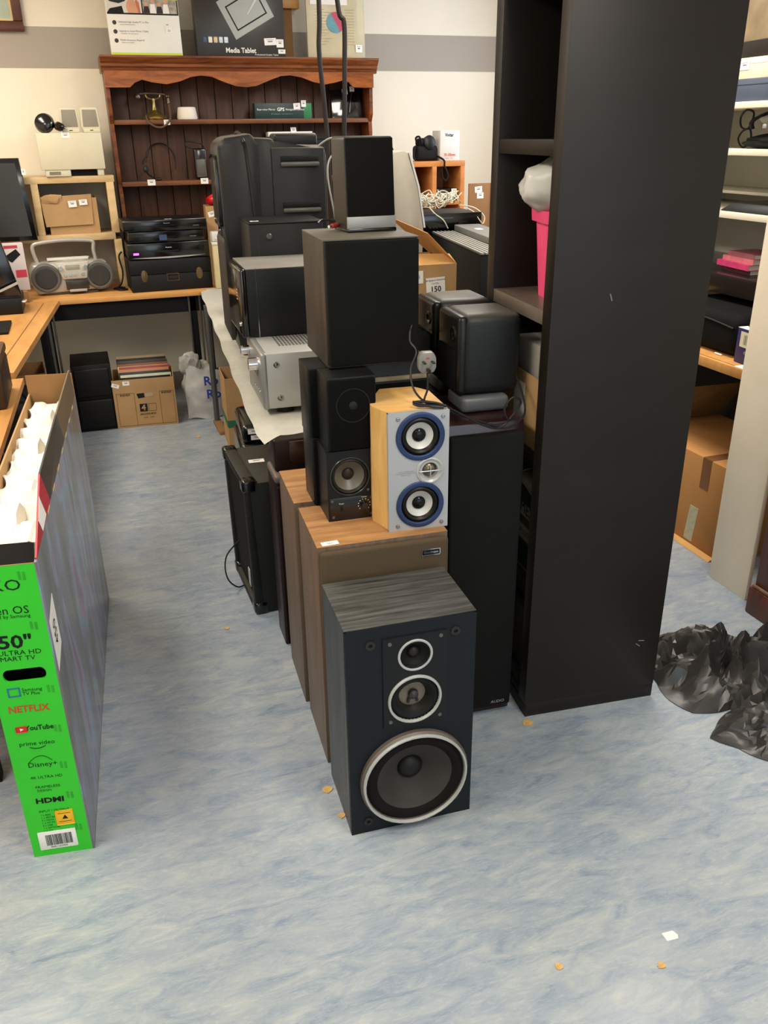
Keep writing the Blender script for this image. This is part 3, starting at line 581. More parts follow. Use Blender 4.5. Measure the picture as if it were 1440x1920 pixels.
def cloth(u,v):
    y=2.385+(5.16-2.385)*v; x0=tx(y)-.040+.003*math.sin(v*40)+ (0.0 if v>.03 else .03*(1-v/.03)*.6); x=x0+(.50)*u
    z=.7245+.0008*math.sin(x*60)*math.sin(y*30)
    if u<.09: z-= (.09-u)*.10
    if y<2.55: z-=.10*(2.55-y)*max(0,(.1-u)/.1)-.002*math.sin(x*45)
    return (x,y,z)
t=tag(part('paper_table_cover',P().grid(40,120,cloth,.0008).grid(6,4,lambda u,v:(.640+.045*u,5.104-.006*v-.002*math.sin(u*6),.722-.052*v),.0006),paperm,smooth=60),'white embossed paper cover running the length of the centre table','table cover')
# silver amplifier
t=thing('silver_amplifier','silver stereo amplifier with chrome knobs on white paper at table front','amplifier',(.480,2.585,.747),-3)
W_,H_,D_=.31,.178,.33
part('case',P().box(.012,W_,0,D_,0,H_,.003),silver,t)
part('faceplate',P().box(0,.022,-.001,D_+.002,-.004,H_+.002,.008,3),M('faceplate_silver',(150,150,148),.35,metal=.5,var=.02),t)
vp=P()
for i in range(20):
    for j in range(13): vp.box(.075+i*.0115,.082+i*.0115,.10+j*.016,.109+j*.016,H_,H_+.0004)
v_=part('top_vent',vp,M('vent_dark',(40,38,34),.7,var=0),t); v_['kind']='stuff'
for x,z in ((.048,.142),(.055,.034)):
    part('side_screw',P().lathe((x,0,z),(0,-1,0),[(.010,0),(.0085,.0025),(.006,.002),(.003,.0035),(0,.0035)],18),screwm,t)
for y,z,r in ((.085,.13,.021),(.27,.135,.016)): part('knob',P().cyl((0,y,z),(-1,0,0),r,.030,28,r*.95),chrome,t)
part('display_window',P().box(-.001,.0,.10,.24,.085,.115),satin,t)
for y in (.06,.09,.12,.15): part('button',P().box(-.005,0,y-.006,y+.006,.040,.047,.001),chrome,t)
for x,y in ((.075,.05),(.075,.28),(.27,.05),(.27,.28)): part('foot',P().cyl((x,y,-.0225),(0,0,1),.030,.0225,20,.026),M('foot_dark',(44,40,34),.5),t)
# receiver on top
t=thing('black_receiver','black hi-fi unit with silver seam on top of silver amplifier','amplifier',(.476,2.83,.926),-2)
part('case',P().box(.02,.30,0,.30,0,.222,.003),M('receiver_black',(30,33,35),.42,var=.1),t)
part('top_cover',P().box(.02,.30,.0,.30,.222,.225,.001),M('receiver_top_dusty',(110,108,100),.6,var=.1),t)
part('front_fascia',P().box(-.004,.02,-.002,.302,.0,.226,.009,3),M('fascia_gloss',(34,26,20),.12,coat=.6,var=.1),t)
part('silver_seam',P().box(.052,.0535,-.001,0,.0,.226),chrome,t)
for z in (.12,.13,.14,.15): part('button',P().box(-.006,-.004,.05,.07,z,z+.004,.001),silver,t)
part('headphone_socket',P().cyl((-.004,.02,.045),(-1,0,0),.008,.006,16),chrome,t)
# black amplifier w/ knob behind
t=thing('black_amplifier','black box with a single round side knob between moulded speaker and large speaker','amplifier',(.575,3.14,.7235),-3)
part('case',P().box(0,.27,0,.25,0,.535,.004),M('amp_black',(34,34,35),.45,var=.15),t)
part('top_cover',P().box(0,.27,-.002,.25,.535,.542,.002),M('amp_top',(40,40,40),.4,var=.1),t)
part('knob',P().lathe((.071,0,.493),(0,-1,0),[(.011,0),(.011,.006),(.008,.009),(0,.009)],20),M('knob_grey',(84,84,82),.35,metal=.4),t)
part('shelf_edge',P().box(.031,.033,-.001,0,.34,.54),M('edge_grey',(60,60,60),.5),t)
sticker(t,(.028,.05,.5425),'top',.03,.02)
# moulded PA speaker
t=thing('moulded_speaker','big black moulded plastic PA speaker with three side recesses, standing on the centre table','speaker',(.560,3.42,.7235),-4)
pam=M('pa_black',(50,51,52),.36,dust=.6,var=.22,scale=7,bump=.1,bscale=200)
# front shell
part('front_shell',P().prism([(.0,.0),(.11,.0),(.13,.79),(.10,.835),(.0,.822),(-.030,.795),(-.026,.50)],'y',0,.34,.016),pam,t)
part('seam_ridge',P().tube([(.105,-.004,.02),(.10,-.004,.40),(.078,-.004,.75),(.068,-.002,.812),(.066,.17,.838),(.068,.342,.812)],.006,8),M('seam_grey',(58,58,58),.35),t)
part('rear_shell',P().prism([(.11,.0),(.34,.06),(.385,.30),(.385,.765),(.365,.79),(.19,.790),(.185,.815),(.10,.820)],'y',.006,.334,.014),pam,t)
part('side_panel',P().box(.17,.375,-.004,.01,.06,.782,.006,3),pam,t)
for z in (.745,.58,.445): 
    s_=part('recess_shade',P().box(.205,.350,-.0125,-.004,z-.014,z+.008,.003,2),M('recess_shade_black',(8,8,8),.6,var=0),t); part('recess_lip',P().box(.203,.352,-.022,-.004,z-.030,z-.013,.006,2),M('lip_grey',(76,76,72),.35),s_)  # raised black box paints in the shade of each recess
part('rear_handle',P().box(.20,.37,.10,.24,.785,.832,.012,3),pam,t)
part('horn_mouth',P().box(-.036,-.02,.05,.29,.50,.76,.02,3),M('horn_black',(20,19,18),.25,coat=.4,var=.1),t)
part('woofer_grille',P().box(-.036,-.01,.02,.32,.06,.46,.02,3),M('grille_brown',(60,54,48),.6,var=.2),t)
part('badge',P().cyl((-.03,.17,.48),(-1,0,0),.018,.006,20),chrome,t)
tag(part('loose_cable',P().tube([(.905,3.42,1.50),(.96,3.40,1.535),(1.02,3.40,1.53),(1.02,3.38,1.50),(.95,3.36,1.47),(.93,3.34,1.40),(.95,3.33,1.25),(.95,3.33,1.18),(.90,3.33,1.16)],.0035),M('cable_pale',(150,146,140),.5,var=0)),'pale thin cable looping behind the moulded PA speaker','cable')
tag(part('cable_tangle',P().tube([(.98,3.3,1.35),(1.0,3.28,1.30),(.97,3.30,1.24),(1.01,3.3,1.20),(.98,3.28,1.14)],.008,6).tube([(1.0,3.32,1.36),(.97,3.3,1.28),(1.01,3.29,1.22),(.97,3.3,1.16),(1.0,3.3,1.10),(.99,3.3,.723)],.007,6),satin),'tangle of thick black leads beside the narrow silver-footed speaker','cable')
# black/cream objects between case and PA speaker
def sbox(name,label,cat,loc,dim,mat,rz=0,bev=.003,extra=None,group=None):
    t=thing(name,label,cat,loc,rz,group); part('body',P().box(0,dim[0],0,dim[1],0,dim[2],bev),mat,t)
    if extra: extra(t)
    return t
def slim(t):
    part('grille',P().box(.004,.066,-.004,0,.02,.26,.002),dkcloth,t); part('cable',P().tube([(-.004,.02,.28),(-.02,.0,.25),(-.012,-.01,.18),(-.02,0,.10),(-.01,0,.02)],.003),cab,t)
sbox('slim_speaker','slim black speaker standing upright left of the moulded PA speaker','speaker',(.700,4.25,.7235),(.08,.10,.37),black,-4,.006,slim)
def slim2(t): part('knob',P().cyl((-.0,.03,.10),(-1,0,0),.015,.02,16),chrome,t); part('socket',P().cyl((0,.08,.05),(-1,0,0),.01,.01,12),chrome,t)
sbox('mini_hifi','small black hi-fi unit with chrome knob on the cloth behind the receiver','hi-fi',(.64,3.88,.7235),(.12,.14,.20),black,-4,.012,slim2)
def crb(t): part('lid',P().box(-.003,.073,-.003,.113,.245,.26,.003),M('cream_lid',(210,206,196),.5),t)
sbox('cream_carton','narrow cream carton standing right of the black latched case','box',(.722,5.13,.7265),(.055,.11,.245),M('cream_board',(196,182,140),.7),-3,.002,crb)
sbox('white_adapter','white plastic adapter block on top of the cream carton','adapter',(.725,5.15,.9875),(.05,.06,.055),M('white_plastic',(200,200,196),.4),5,.008,lambda t:part('cable_stub',P().cyl((.025,-.001,.02),(0,-1,0),.005,.02,10),white,t))
# ================================================================ GUITAR AMP + THINGS UNDER THE TABLE
t=thing('guitar_amplifier','black vinyl guitar amplifier with corner caps standing on the floor left of the walnut speakers','amplifier',(.404,2.585,0),1)
tol=M('tolex_black',(38,39,38),.55,dust=.18,var=.2,scale=10,bump=.6,bscale=260)
p=P(); D=.375
# frame around recessed grille that faces -x; slanted
p.hexa([(.02,0,0),(.215,0,0),(.215,D,0),(.02,D,0)],[(-.0,0,.50),(.19,0,.50),(.19,D,.50),(-.0,D,.50)],.012)
part('cabinet',p,tol,t)
part('front_frame',P().hexa([(-.006,0,0),(.03,0,0),(.03,.03,0),(-.006,.03,0)],[(-.012,0,.505),(.01,0,.505),(.01,.03,.505),(-.012,.03,.505)],.008).hexa([(-.006,D-.03,0),(.03,D-.03,0),(.03,D,0),(-.006,D,0)],[(-.012,D-.03,.505),(.01,D-.03,.505),(.01,D,.505),(-.012,D,.505)],.008).box(-.006,.03,0,D,0,.03,.006).box(-.014,.03,0,D,.478,.507,.006),tol,t)
part('grille_cloth',P().hexa([(.008,.03,.03),(.02,.03,.03),(.02,D-.03,.03),(.008,D-.03,.03)],[(-.004,.03,.48),(.008,.03,.48),(.008,D-.03,.48),(-.004,D-.03,.48)]),M('amp_grille',(50,46,42),.8,var=.3,scale=120,stretch=(1,1,.2)),t)
for y in (.0,D-.04):
    for z,dx in ((.465,-.012),(0,-.004)): part('corner_cap',P().box(-.006+dx,.045+dx,y-.004,y+.044,z,z+.048,.012,3),satin,t)
sticker(t,(.075,.20,.5015),'top',.055,.032,rz=-5)
part('badge',P().box(.0,.004,.10,.13,.06,.13,.002),silver,t)
def ublk(t):
    part('front_strip',P().box(.0,.16,-.003,0,.03,.09,.004),satin,t)
    for z in (.535,.50): pass
t=thing('black_printer','rounded glossy black electrical unit with two small labels under the centre table','electronics',(.470,3.08,0),-4)
part('body',P().box(0,.24,0,.30,0,.46,.02,4),M('printer_black',(20,19,20),.2,coat=.3,var=.1),t); part('lid',P().box(.01,.23,.01,.29,.46,.535,.02,3),satin,t)
sticker(t,(.055,.0095,.51),'front',.045,.020); sticker(t,(.065,.0095,.485),'front',.045,.018)
t=thing('red_bag','red fabric bag with trailing black leads behind the glossy black unit','bag',(.55,3.56,0),0)
part('body',P().blob((.06,.08,.22),(.075,.08,.24),4,.18,2.2,5,0.001),M('red_fabric',(150,26,40),.8,bump=.4,bscale=200),t)
part('lead',P().tube([(-.02,-.02,.36),(.0,-.02,.41),(.03,-.02,.38),(.02,-.02,.31),(-.01,-.03,.24),(.01,-.03,.18),(.04,-.03,.10)],.004),cab,t)
part('lead',P().tube([(.05,-.03,.40),(.07,-.03,.43),(.09,-.03,.36),(.06,-.04,.28),(.08,-.04,.20)],.005),cab,t)
def openbox(name,label,loc,dim,rz,mat=card,flaps=True,group=None,cat='box'):
    t=thing(name,label,cat,loc,rz,group); w,d,h=dim; T=.004
    part('body',P().box(0,w,0,T,0,h).box(0,w,d-T,d,0,h).box(0,T,T,d-T,0,h).box(w-T,w,T,d-T,0,h).box(T,w-T,T,d-T,0,T),mat,t)
    part('inside_bottom',P().box(T,w-T,T,d-T,h*.6,h*.6+.004),cardd,t)
    return t
t=openbox('tall_carton','tall open brown carton with green base stripe under the centre table',(.600,4.30,0),(.22,.26,.40),-3)
part('green_stripe',P().box(0,.22,-.001,0,.135,.175),M('stripe_green',(30,100,70),.6),t); part('side_stripe',P().box(-.001,0,0,.26,.135,.175),MATS['stripe_green'],t)
t=openbox('small_carton','small torn brown carton on the floor beside the tall green-striped one',(.500,3.42,0),(.05,.12,.24),-8)
part('flap',P().hexa([(-.002,0,.24),(-.002,.12,.24),(.002,.12,.24),(.002,0,.24)],[(.02,0,.29),(.01,.12,.27),(.014,.12,.27),(.024,0,.29)]),card,t)
tag(part('floor_cable',P().tube([(.395,2.80,.20),(.345,2.80,.15),(.33,2.79,.10),(.338,2.78,.05),(.37,2.79,.012),(.40,2.81,.006)],.0028),cab),'thin black lead poking out left of the guitar amplifier','cable')
# ================================================================ DESKS
D1=thing('back_desk','beech office desk along the back wall carrying boombox and black players','desk',(0,0,0))
part('desk_top',P().box(-1.6,1.33,5.12,YB-.02,.695,.722,.002),beech,D1)
part('under_rail',P().box(-.25,1.3,5.16,5.19,.60,.69,.002),blackm,D1)
for x in (-.24,.58,.66): part('leg',P().box(x-.02,x+.02,5.16,5.20,0,.69,.004),blackm,D1)
for x in (.555,.618,-.205): part('leg_tube',P().cyl((x,5.15,0),(0,0,1),.006,.69,10),legm,D1)
D2=thing('left_desk','beech office desk running along the left towards the camera','desk',(0,0,0))
def lx(y): return -.158+(y-5.12)*.098
part('desk_top',P().hexa([(-1.5,3.50,.695),(lx(3.50),3.50,.695),(lx(5.118),5.118,.695),(-1.5,5.118,.695)],[(-1.5,3.50,.722),(lx(3.50),3.50,.722),(lx(5.118),5.118,.722),(-1.5,5.118,.722)]),beechy,D2)
part('cable_slot',P().hexa([(lx(3.55)-.075,3.55,.7222),(lx(3.55)-.071,3.55,.7222),(lx(5.05)-.071,5.05,.7222),(lx(5.05)-.075,5.05,.7222)],[(lx(3.55)-.075,3.55,.7226),(lx(3.55)-.071,3.55,.7226),(lx(5.05)-.071,5.05,.7226),(lx(5.05)-.075,5.05,.7226)]),M('slot_brown',(96,60,28),.7),D2)
for x,y in ((-.26,4.95),(-.46,3.62),(-1.4,3.62)): part('leg',P().box(x-.02,x+.02,y-.02,y+.02,0,.695,.004),blackm,D2)
part('leg_tube',P().cyl((-.225,4.90,0),(0,0,1),.007,.695,10),legm,D2)
D3=thing('near_desk','lower beech desk directly left of the green television carton','desk',(0,0,0))
part('desk_top',P().hexa([(-1.5,1.9,.675),(-.345,1.9,.675),(-.285,3.49,.675),(-1.5,3.49,.675)],[(-1.5,1.9,.70),(-.345,1.9,.70),(-.285,3.49,.70),(-1.5,3.49,.70)]),beechy,D3)
for x,y in ((-.42,2.0),(-.42,3.38),(-1.4,2.0),(-1.4,3.38)): part('leg',P().box(x-.02,x+.02,y-.02,y+.02,0,.675,.004),blackm,D3)
# things on the left desks
t=thing('black_laptop_stand','black flat screen on tilted arm at left frame edge above a black set-top unit','monitor',(-.645,4.77,.7225),0)
part('base_unit',P().box(0,.315,0,.28,0,.08,.004),black,t)
part('screen',P().hexa([(0,0.03,.085),(.322,.03,.085),(.322,.06,.085),(0,.06,.085)],[(0,.05,.46),(.245,.05,.46),(.245,.08,.46),(0,.08,.46)],.004),satin,t)
part('arm',P().hexa([(.16,-.01,.09),(.315,.0,.15),(.315,.008,.15),(.16,0,.09)],[(.16,-.01,.100),(.315,.0,.163),(.315,.008,.163),(.16,0,.100)]),silver,t)
for y in (.04,.10,.16): part('socket',P().cyl((.315,y,.06-.12*y),(1,0,0),.008,.018,12),chrome,t)
tag(part('black_pad',P().box(-.56,-.375,4.26,4.55,.7225,.735,.003),blackm),'flat black pad lying on the left desk at the frame edge','pad')
t=sbox('brown_leather_case','dark brown worn case at the left frame edge on the left desk','case',(-.60,3.06,.7005),(.285,.30,.14),M('leather_brown',(66,42,26),.4,var=.3,scale=8),0,.012,lambda t:(part('lid',P().box(-.002,.287,-.002,.302,.14,.175,.01),M('leather_brown2',(84,54,34),.4,var=.3,scale=8),t),part('clasp',P().box(.24,.27,-.008,-.001,.11,.15,.003),M('clasp_dark',(40,34,30),.35,metal=.6),t)))
t=thing('game_box','red, white and black printed box behind the black screen on the desk','box',(-.455,5.14,.7225),8)
part('body',P().box(0,.16,0,.05,.06,.31,.003),M('printed_white',(200,190,186),.5,var=.05),t); part('red_print',P().box(.10,.155,-.001,0,.13,.17).box(.06,.13,-.001,0,.285,.30),M('print_red',(186,52,70),.5),t); part('black_print',P().prism([(.05,.24),(.12,.28),(.14,.25),(.09,.21)],'y',-.001,0),ink,t); part('plinth',P().box(.01,.14,-.05,.06,0,.06,.004),cardd,t)
t=thing('television_monitor','black flat monitor standing before the birch shelf cube at the left','monitor',(-.50,5.36,.7225),0)
part('bezel',P().hexa([(-.05,0,.30),(.277,0,.30),(.277,.04,.30),(-.05,.04,.30)],[(-.05,.02,.73),(.248,.02,.73),(.248,.06,.73),(-.05,.06,.73)],.003),satin,t)
part('screen',P().hexa([(-.05,-.002,.325),(.25,-.002,.325),(.25,.0,.325),(-.05,0,.325)],[(-.05,.016,.705),(.224,.016,.705),(.224,.018,.705),(-.05,.018,.705)]),M('screen_grey',(62,62,58),.25,var=.03),t)
part('stand',P().box(.0,.10,.0,.10,0,.012,.003).box(.03,.07,.03,.05,.01,.34,.003),satin,t)
sticker(t,(.262,-.002,.66),'front',.02,.03)
# birch cubes
t=thing('birch_shelf_cube','pale birch open shelf cubes with torn cardboard box inside, left on back desk','shelf',(0,0,0))
for a in ((-1.0,.238,5.44,5.73,1.315,1.35),(-1.0,.205,5.44,5.73,1.0,1.037)): part('shelf_board',P().box(*a,.001),birch,t)
for a in ((.190,.232,5.44,5.73,1.037,1.315),(.193,.235,5.44,5.73,.7225,1.0),(-.218,-.180,5.44,5.73,1.037,1.315)): part('upright',P().box(*a,.001),birch,t)
part('back_panel',P().box(-1.0,.232,5.725,5.732,.7225,1.315),M('cube_back_grey',(188,182,168),.7),t)
t=openbox('torn_carton','torn brown cardboard box inside the birch shelf cube',(-.150,5.46,1.0375),(.275,.20,.195),2,card)
part('torn_flap',P().hexa([(-.02,-.012,.045),(.24,-.012,.05),(.24,-.004,.05),(-.02,-.004,.045)],[(-.03,-.006,.20),(.25,-.002,.215),(.25,.002,.215),(-.03,0,.205)]),card,t)
part('crumpled_flap',P().blob((.03,-.006,.195),(.06,.01,.025),3,.3,2,4),card,t)
sticker(t,(.14,-.0135,.165),'front',.045,.035,rz=3); sticker(t,(.20,-.0125,.172),'front',.045,.03,rz=2)
# beige box
t=thing('beige_slide_projector','beige box-shaped slide projector on top of the birch cube','projector',(-.145,5.40,1.350),2)
t.location=(-.145,5.42,1.3505)
part('case',P().box(0,.345,0,.24,.035,.225,.004),cream,t); part('display_foot',P().box(.02,.155,.006,.10,0,.036,.004),cream,t); part('display',P().box(.04,.10,.004,.007,.01,.026),M('lcd_grey',(110,110,96),.3),t)
part('foot',P().box(.30,.335,.01,.04,0,.036,.004),cream,t); part('dark_gap',P().box(.156,.298,.05,.08,.0,.034),blackm,t)
sticker(t,(.155,-.0007,.212),'front',.045,.028)
for i,(x,l) in enumerate(((.135,'cream desktop speaker on the projector, left of the two'),(.245,'cream desktop speaker on the projector, right of the two'))):
    q=thing('cream_speaker',l,'speaker',(-.145+x,5.47,1.576),0,'pair of cream desktop speakers')
    part('cabinet',P().prism([(0,.03),(.01,.0),(.095,.0),(.105,.03),(.098,.12),(.09,.128),(.012,.128),(.004,.12)],'y',0,.07,.004),cream,q)
    part('grille',P().prism([(.012,.03),(.094,.03),(.088,.116),(.016,.116)],'y',-.004,0,.0015),M('grille_grey',(142,136,122),.8,bump=.3,bscale=500),q)
    part('foot',P().box(.01,.10,-.022,.03,.0,.020,.004),cream,q); part('logo',P().box(.045,.062,-.023,-.022,.009,.013),ink,q)
t=thing('desk_microphone_headset','round black ear-cup headset lying on the beige projector','headset',(-.09,5.43,1.576),0)
part('ear_cup',P().lathe((.0,.02,.048),(-.2,-1,.25),[(.045,-.02),(.052,0),(.046,.02),(.03,.030),(0,.032)],28),satin,t)
part('ear_ring',P().lathe((.0,.02,.048),(-.2,-1,.25),[(.052,-.004),(.0535,0),(.052,.004)],28),chrome,t)
part('hinge',P().blob((.075,.0,.030),(.028,.02,.024),2,.3,2,2,0.002),satin,t)
part('band',P().tube([(.045,.02,.03),(.07,.01,.05),(.095,.02,.03),(.11,.03,.012)],.007),satin,t)
# picture frame
t=thing('picture_frame','dark wooden picture frame corner on the wall at top left','picture',(-.95,5.746,2.092),0)
fw=M('frame_wood',(84,42,24),.35,var=.2)
part('frame',P().box(0,.83,-.03,0,0,.05,.006).box(.78,.83,-.03,0,.05,.55,.006).box(0,.05,-.03,0,.05,.55,.006).box(.05,.78,-.03,0,.5,.55,.006),fw,t)
part('gilt_slip',P().box(.05,.78,-.018,-.002,.05,.062).box(.768,.78,-.018,-.002,.062,.5),M('gilt',(190,170,120),.4,metal=.3),t); part('mount',P().box(.05,.768,-.010,-.004,.062,.5),M('mount_green',(166,178,160),.7),t)
# boombox
t=thing('boombox','silver portable radio cassette boombox with raised handle on the back desk','radio',(-.295,5.27,.7225),3)
bs=M('boombox_silver',(172,170,160),.35,metal=.3,var=.03); bg=M('boombox_grey',(92,92,88),.6,var=.05,bump=.3,bscale=400)
part('body',P().prism([(.03,.008),(.42,.020),(.445,.07),(.425,.175),(.25,.19),(.02,.175),(.0,.13),(.005,.05)],'y',.02,.19,.014),bs,t)
for cx,nm in ((.085,'speaker'),(.375,'speaker')):
    g=part('speaker_grille',P().lathe((cx,.02,.098),(0,-1,0),[(.082,-.004),(.080,.008),(.070,.014),(.060,.010),(.03,.012),(0,.013)],36),bg,t)
    part('speaker_cone',P().lathe((cx,.004,.098),(0,-1,0),[(.058,0),(.055,.004),(.02,.005),(0,.004)],30),M('cone_dark',(66,66,62),.7,var=.1,bump=.4,bscale=500),g)
pn=part('control_panel',P().prism([(.142,.180),(.322,.180),(.305,.088),(.175,.088)],'y',-.003,.02,.004),M('panel_light',(196,194,182),.35,metal=.2),t)
part('display',P().box(.195,.272,-.0045,-.003,.140,.165,.002),M('lcd_pale',(150,152,138),.25),pn)
for x,z,r in ((.168,.150,.014),(.302,.150,.014),(.188,.110,.009),(.215,.110,.008),(.243,.110,.008),(.285,.112,.011)): part('knob',P().cyl((x,-.003,z),(0,-1,0),r,.008,18,r*.8),chrome,pn)
part('cassette_door',P().box(.185,.31,-.002,.02,.028,.080,.004),M('cassette_dark',(70,66,58),.3),t); part('door_trim',P().box(.20,.295,-.006,-.001,.016,.030,.002),bs,t)
part('key_row',P().box(.105,.33,.05,.10,.186,.200,.003),M('key_white',(206,204,196),.4),t)
for x in (.14,.32): part('cd_key',P().box(x-.02,x+.02,.11,.14,.186,.196,.003),bs,t)
part('handle',P().tube([(.055,.10,.165),(.040,.10,.23),(.045,.10,.272),(.10,.10,.285),(.22,.10,.292),(.34,.10,.285),(.372,.10,.272),(.368,.10,.23),(.375,.10,.165)],.011,12),bs,t)
part('foot',P().box(.07,.36,.04,.16,0,.012,.004),bg,t)
tag(part('power_lead',P().tube([(.165,5.33,.73),(.19,5.30,.727),(.225,5.31,.728),(.20,5.34,.729),(.17,5.33,.731),(.20,5.36,.76),(.215,5.40,.82),(.205,5.42,.90),(.225,5.42,.93)],.005).tube([(.15,5.36,.728),(.18,5.38,.73),(.21,5.36,.732),(.205,5.33,.733),(.18,5.31,.731)],.005),cab),'heap of black power leads between boombox and black case','cable')
# latched case + players
t=thing('black_latched_case','old black box case with two brass oval latches on the back desk','case',(.246,5.19,.7225),2)
cm=M('case_leathercloth',(28,30,34),.55,var=.2,bump=.4,bscale=200)
part('lower_body',P().box(0,.468,0,.315,0,.095,.004),cm,t); part('lid',P().box(0,.468,0,.315,.097,.178,.004),cm,t)
br=M('aged_brass',(112,96,66),.35,metal=.7,var=.2)
for x in (.078,.395): 
    l=part('latch',P().lathe((x,0,.088),(0,-1,0),[(.020,0),(.018,.004),(.008,.006),(0,.006)],20),br,t)
    for v in l.data.vertices: v.co.z=.088+(v.co.z-.088)*1.75
    part('latch_tongue',P().box(x-.006,x+.006,-.009,-.005,.070,.108,.002),br,l)
np=part('name_plate',P().box(.205,.275,-.0015,0,.055,.098),br,t); part('plate_field',P().box(.209,.271,-.0025,-.0014,.059,.094),cm,np); text('RECORDS',.012,(.24,-.0028,.0765),'front',br,np)
def player(loc,dim,label,rz,kind):
    t=thing('disc_player',label,'player',loc,rz,'stacked black disc players'); w,d,h=dim
    part('case',P().box(.004,w-.004,.012,d,.006,h,.003),M('player_top',(34,34,36),.35,var=.1),t); part('fascia',P().box(0,w,0,.013,.004,h+.001,.004),satin,t)
    part('foot',P().box(.03,.06,.03,.06,0,.007).box(w-.06,w-.03,.03,.06,0,.007).box(.03,.06,d-.06,d-.03,0,.007).box(w-.06,w-.03,d-.06,d-.03,0,.007),blackm,t)
    part('tray_line',P().box(w*.35,w*.62,-.0008,0,h*.5,h*.52),M('line_grey',(70,70,74),.4),t)
    if kind==0: part('silver_strip',P().prism([(.02,.012),(w-.02,.016),(w-.12,.008),(w/2,.004),(.12,.006)],'y',-.001,.0),silver,t); part('volume_knob',P().cyl((w-.045,0,h*.62),(0,-1,0),.016,.010,20),black,t); b_=part('display',P().box(.03,.06,-.001,0,h*.32,h*.45),M('display_violet',(190,80,220),.5,emit=2.5,var=0),t); text('Panasonic',.009,(w/2,-.001,h*.72),'front',white,t)
    if kind==1: part('display',P().box(w*.40,w*.5,-.001,0,h*.2,h*.7),M('display_blue',(60,80,110),.3),t); text('DVD HDD',.008,(w*.85,-.001,h*.45),'front',silver,t)
    if kind==2: text('Panasonic',.009,(w*.52,-.001,h*.7),'front',silver,t); text('HDMI DVD',.007,(w*.87,-.001,h*.4),'front',silver,t)
    sticker(t,(w*.55,.03,h+.0005),'top',.04,.015)
    return t
player((.248,5.19,.902),(.462,.30,.090),'glossy black disc player with silver lower strip, bottom of the stack on the latched case',1.5,0)
player((.262,5.195,.9935),(.428,.28,.062),'narrow black recorder in the middle of the player stack',1.5,1)
player((.236,5.17,1.0570),(.470,.28,.062),'wide black recorder on top of the player stack',1.5,2)
# ================================================================ DRESSER
t=thing('dresser_rack','stained pine dresser rack with wavy frieze and plank back, standing on back desk','dresser',(0,0,0))
DR=t; y0,y1=5.53,5.74
part('side_panel',P().prism([(5.53,1.90),(5.53,1.66),(5.56,1.62),(5.55,1.56),(5.55,1.34),(5.565,1.29),(5.53,1.24),(5.53,.723),(5.735,.723),(5.735,1.90)],'x',.262,.284,.002),pine,t)
part('side_panel',P().prism([(5.53,1.90),(5.53,1.66),(5.56,1.62),(5.55,1.56),(5.55,1.34),(5.565,1.29),(5.53,1.24),(5.53,.723),(5.735,.723),(5.735,1.90)],'x',1.826,1.848,.002),pine,t)
cor=[(5.735,1.885),(5.527,1.885),(5.524,1.905),(5.512,1.912),(5.512,1.925),(5.497,1.935),(5.485,1.950),(5.480,1.955),(5.480,1.966),(5.735,1.966)]
part('cornice',P().prism(cor,'x',.250,1.874,.001),WOOD('cornice_pine',(78,38,18),(150,88,46),.35,(.8,6,6),5,.1,.3,.7),t)
# wavy frieze
def wave():
    lo=[(.285,1.805),(.395,1.806),(.425,1.830),(.465,1.845),(.52,1.832),(.60,1.822),(.68,1.838),(.74,1.860),(.80,1.868),(.86,1.862),(.93,1.835),(1.00,1.813),(1.06,1.808),(1.12,1.815),(1.20,1.845),(1.27,1.868),(1.33,1.872),(1.40,1.860),(1.47,1.836),(1.54,1.824),(1.60,1.834),(1.65,1.846),(1.69,1.838),(1.715,1.812),(1.73,1.808),(1.826,1.806)]
    return [(.262,1.805)]+lo[1:-1]+[(1.848,1.807),(1.848,1.89),(.262,1.89)]
part('frieze_board',P().prism(wave(),'y',5.512,5.530),WOOD('frieze_pine',(100,50,14),(176,100,38),.3,(1.2,6,6),4,.1,.3,.7),t)
bw=(1.826-.284)/15
for k in range(15): part('back_board',P().box(.284+k*bw+.0015,.284+(k+1)*bw-.0015,5.722,5.733+(.001 if k%2 else 0),.723,1.885,.003),pinedk,t)
part('board_backing',P().box(.284,1.826,5.7345,5.739,.723,1.9),blackm,t)
shm=WOOD('shelf_pine',(84,46,26),(122,78,46),.4,(.8,6,6),5,.1,.3,.7)
for z in (1.640,1.306): part('shelf',P().box(.285,1.825,5.555,5.722,z-.026,z,.003),shm,t)
# phone
t=thing('antique_telephone','old brass cradle telephone with horizontal handset on dresser upper shelf','telephone',(.525,5.62,1.6405),0)
br2=M('tarnished_brass',(150,132,80),.3,metal=.85,var=.2,scale=30); dkb=M('dark_bronze',(96,84,72),.3,metal=.7,var=.2)
part('base',P().lathe((0,0,0),(0,0,1),[(.066,0),(.070,.006),(.064,.018),(.046,.030),(.026,.040),(.018,.05)],32),M('brass_bright',(190,168,96),.25,metal=.9,var=.15,scale=30),t)
part('pillar',P().lathe((0,0,.05),(0,0,1),[(.018,0),(.011,.02),(.008,.045),(.010,.055),(.008,.062)],20),br2,t)
part('cradle',P().tube([(-.042,0,.132),(-.036,0,.118),(-.015,0,.110),(.015,0,.110),(.036,0,.118),(.042,0,.132)],.005),br2,t)
h=part('handset',P().tube([(-.080,0,.136),(-.03,0,.139),(.03,0,.137),(.085,0,.130)],.006,10),dkb,t)
part('earpiece',P().lathe((-.085,0,.136),(-.2,0,-1),[(.008,-.008),(.014,.0),(.019,.012),(.018,.022),(0,.024)],18),dkb,h)
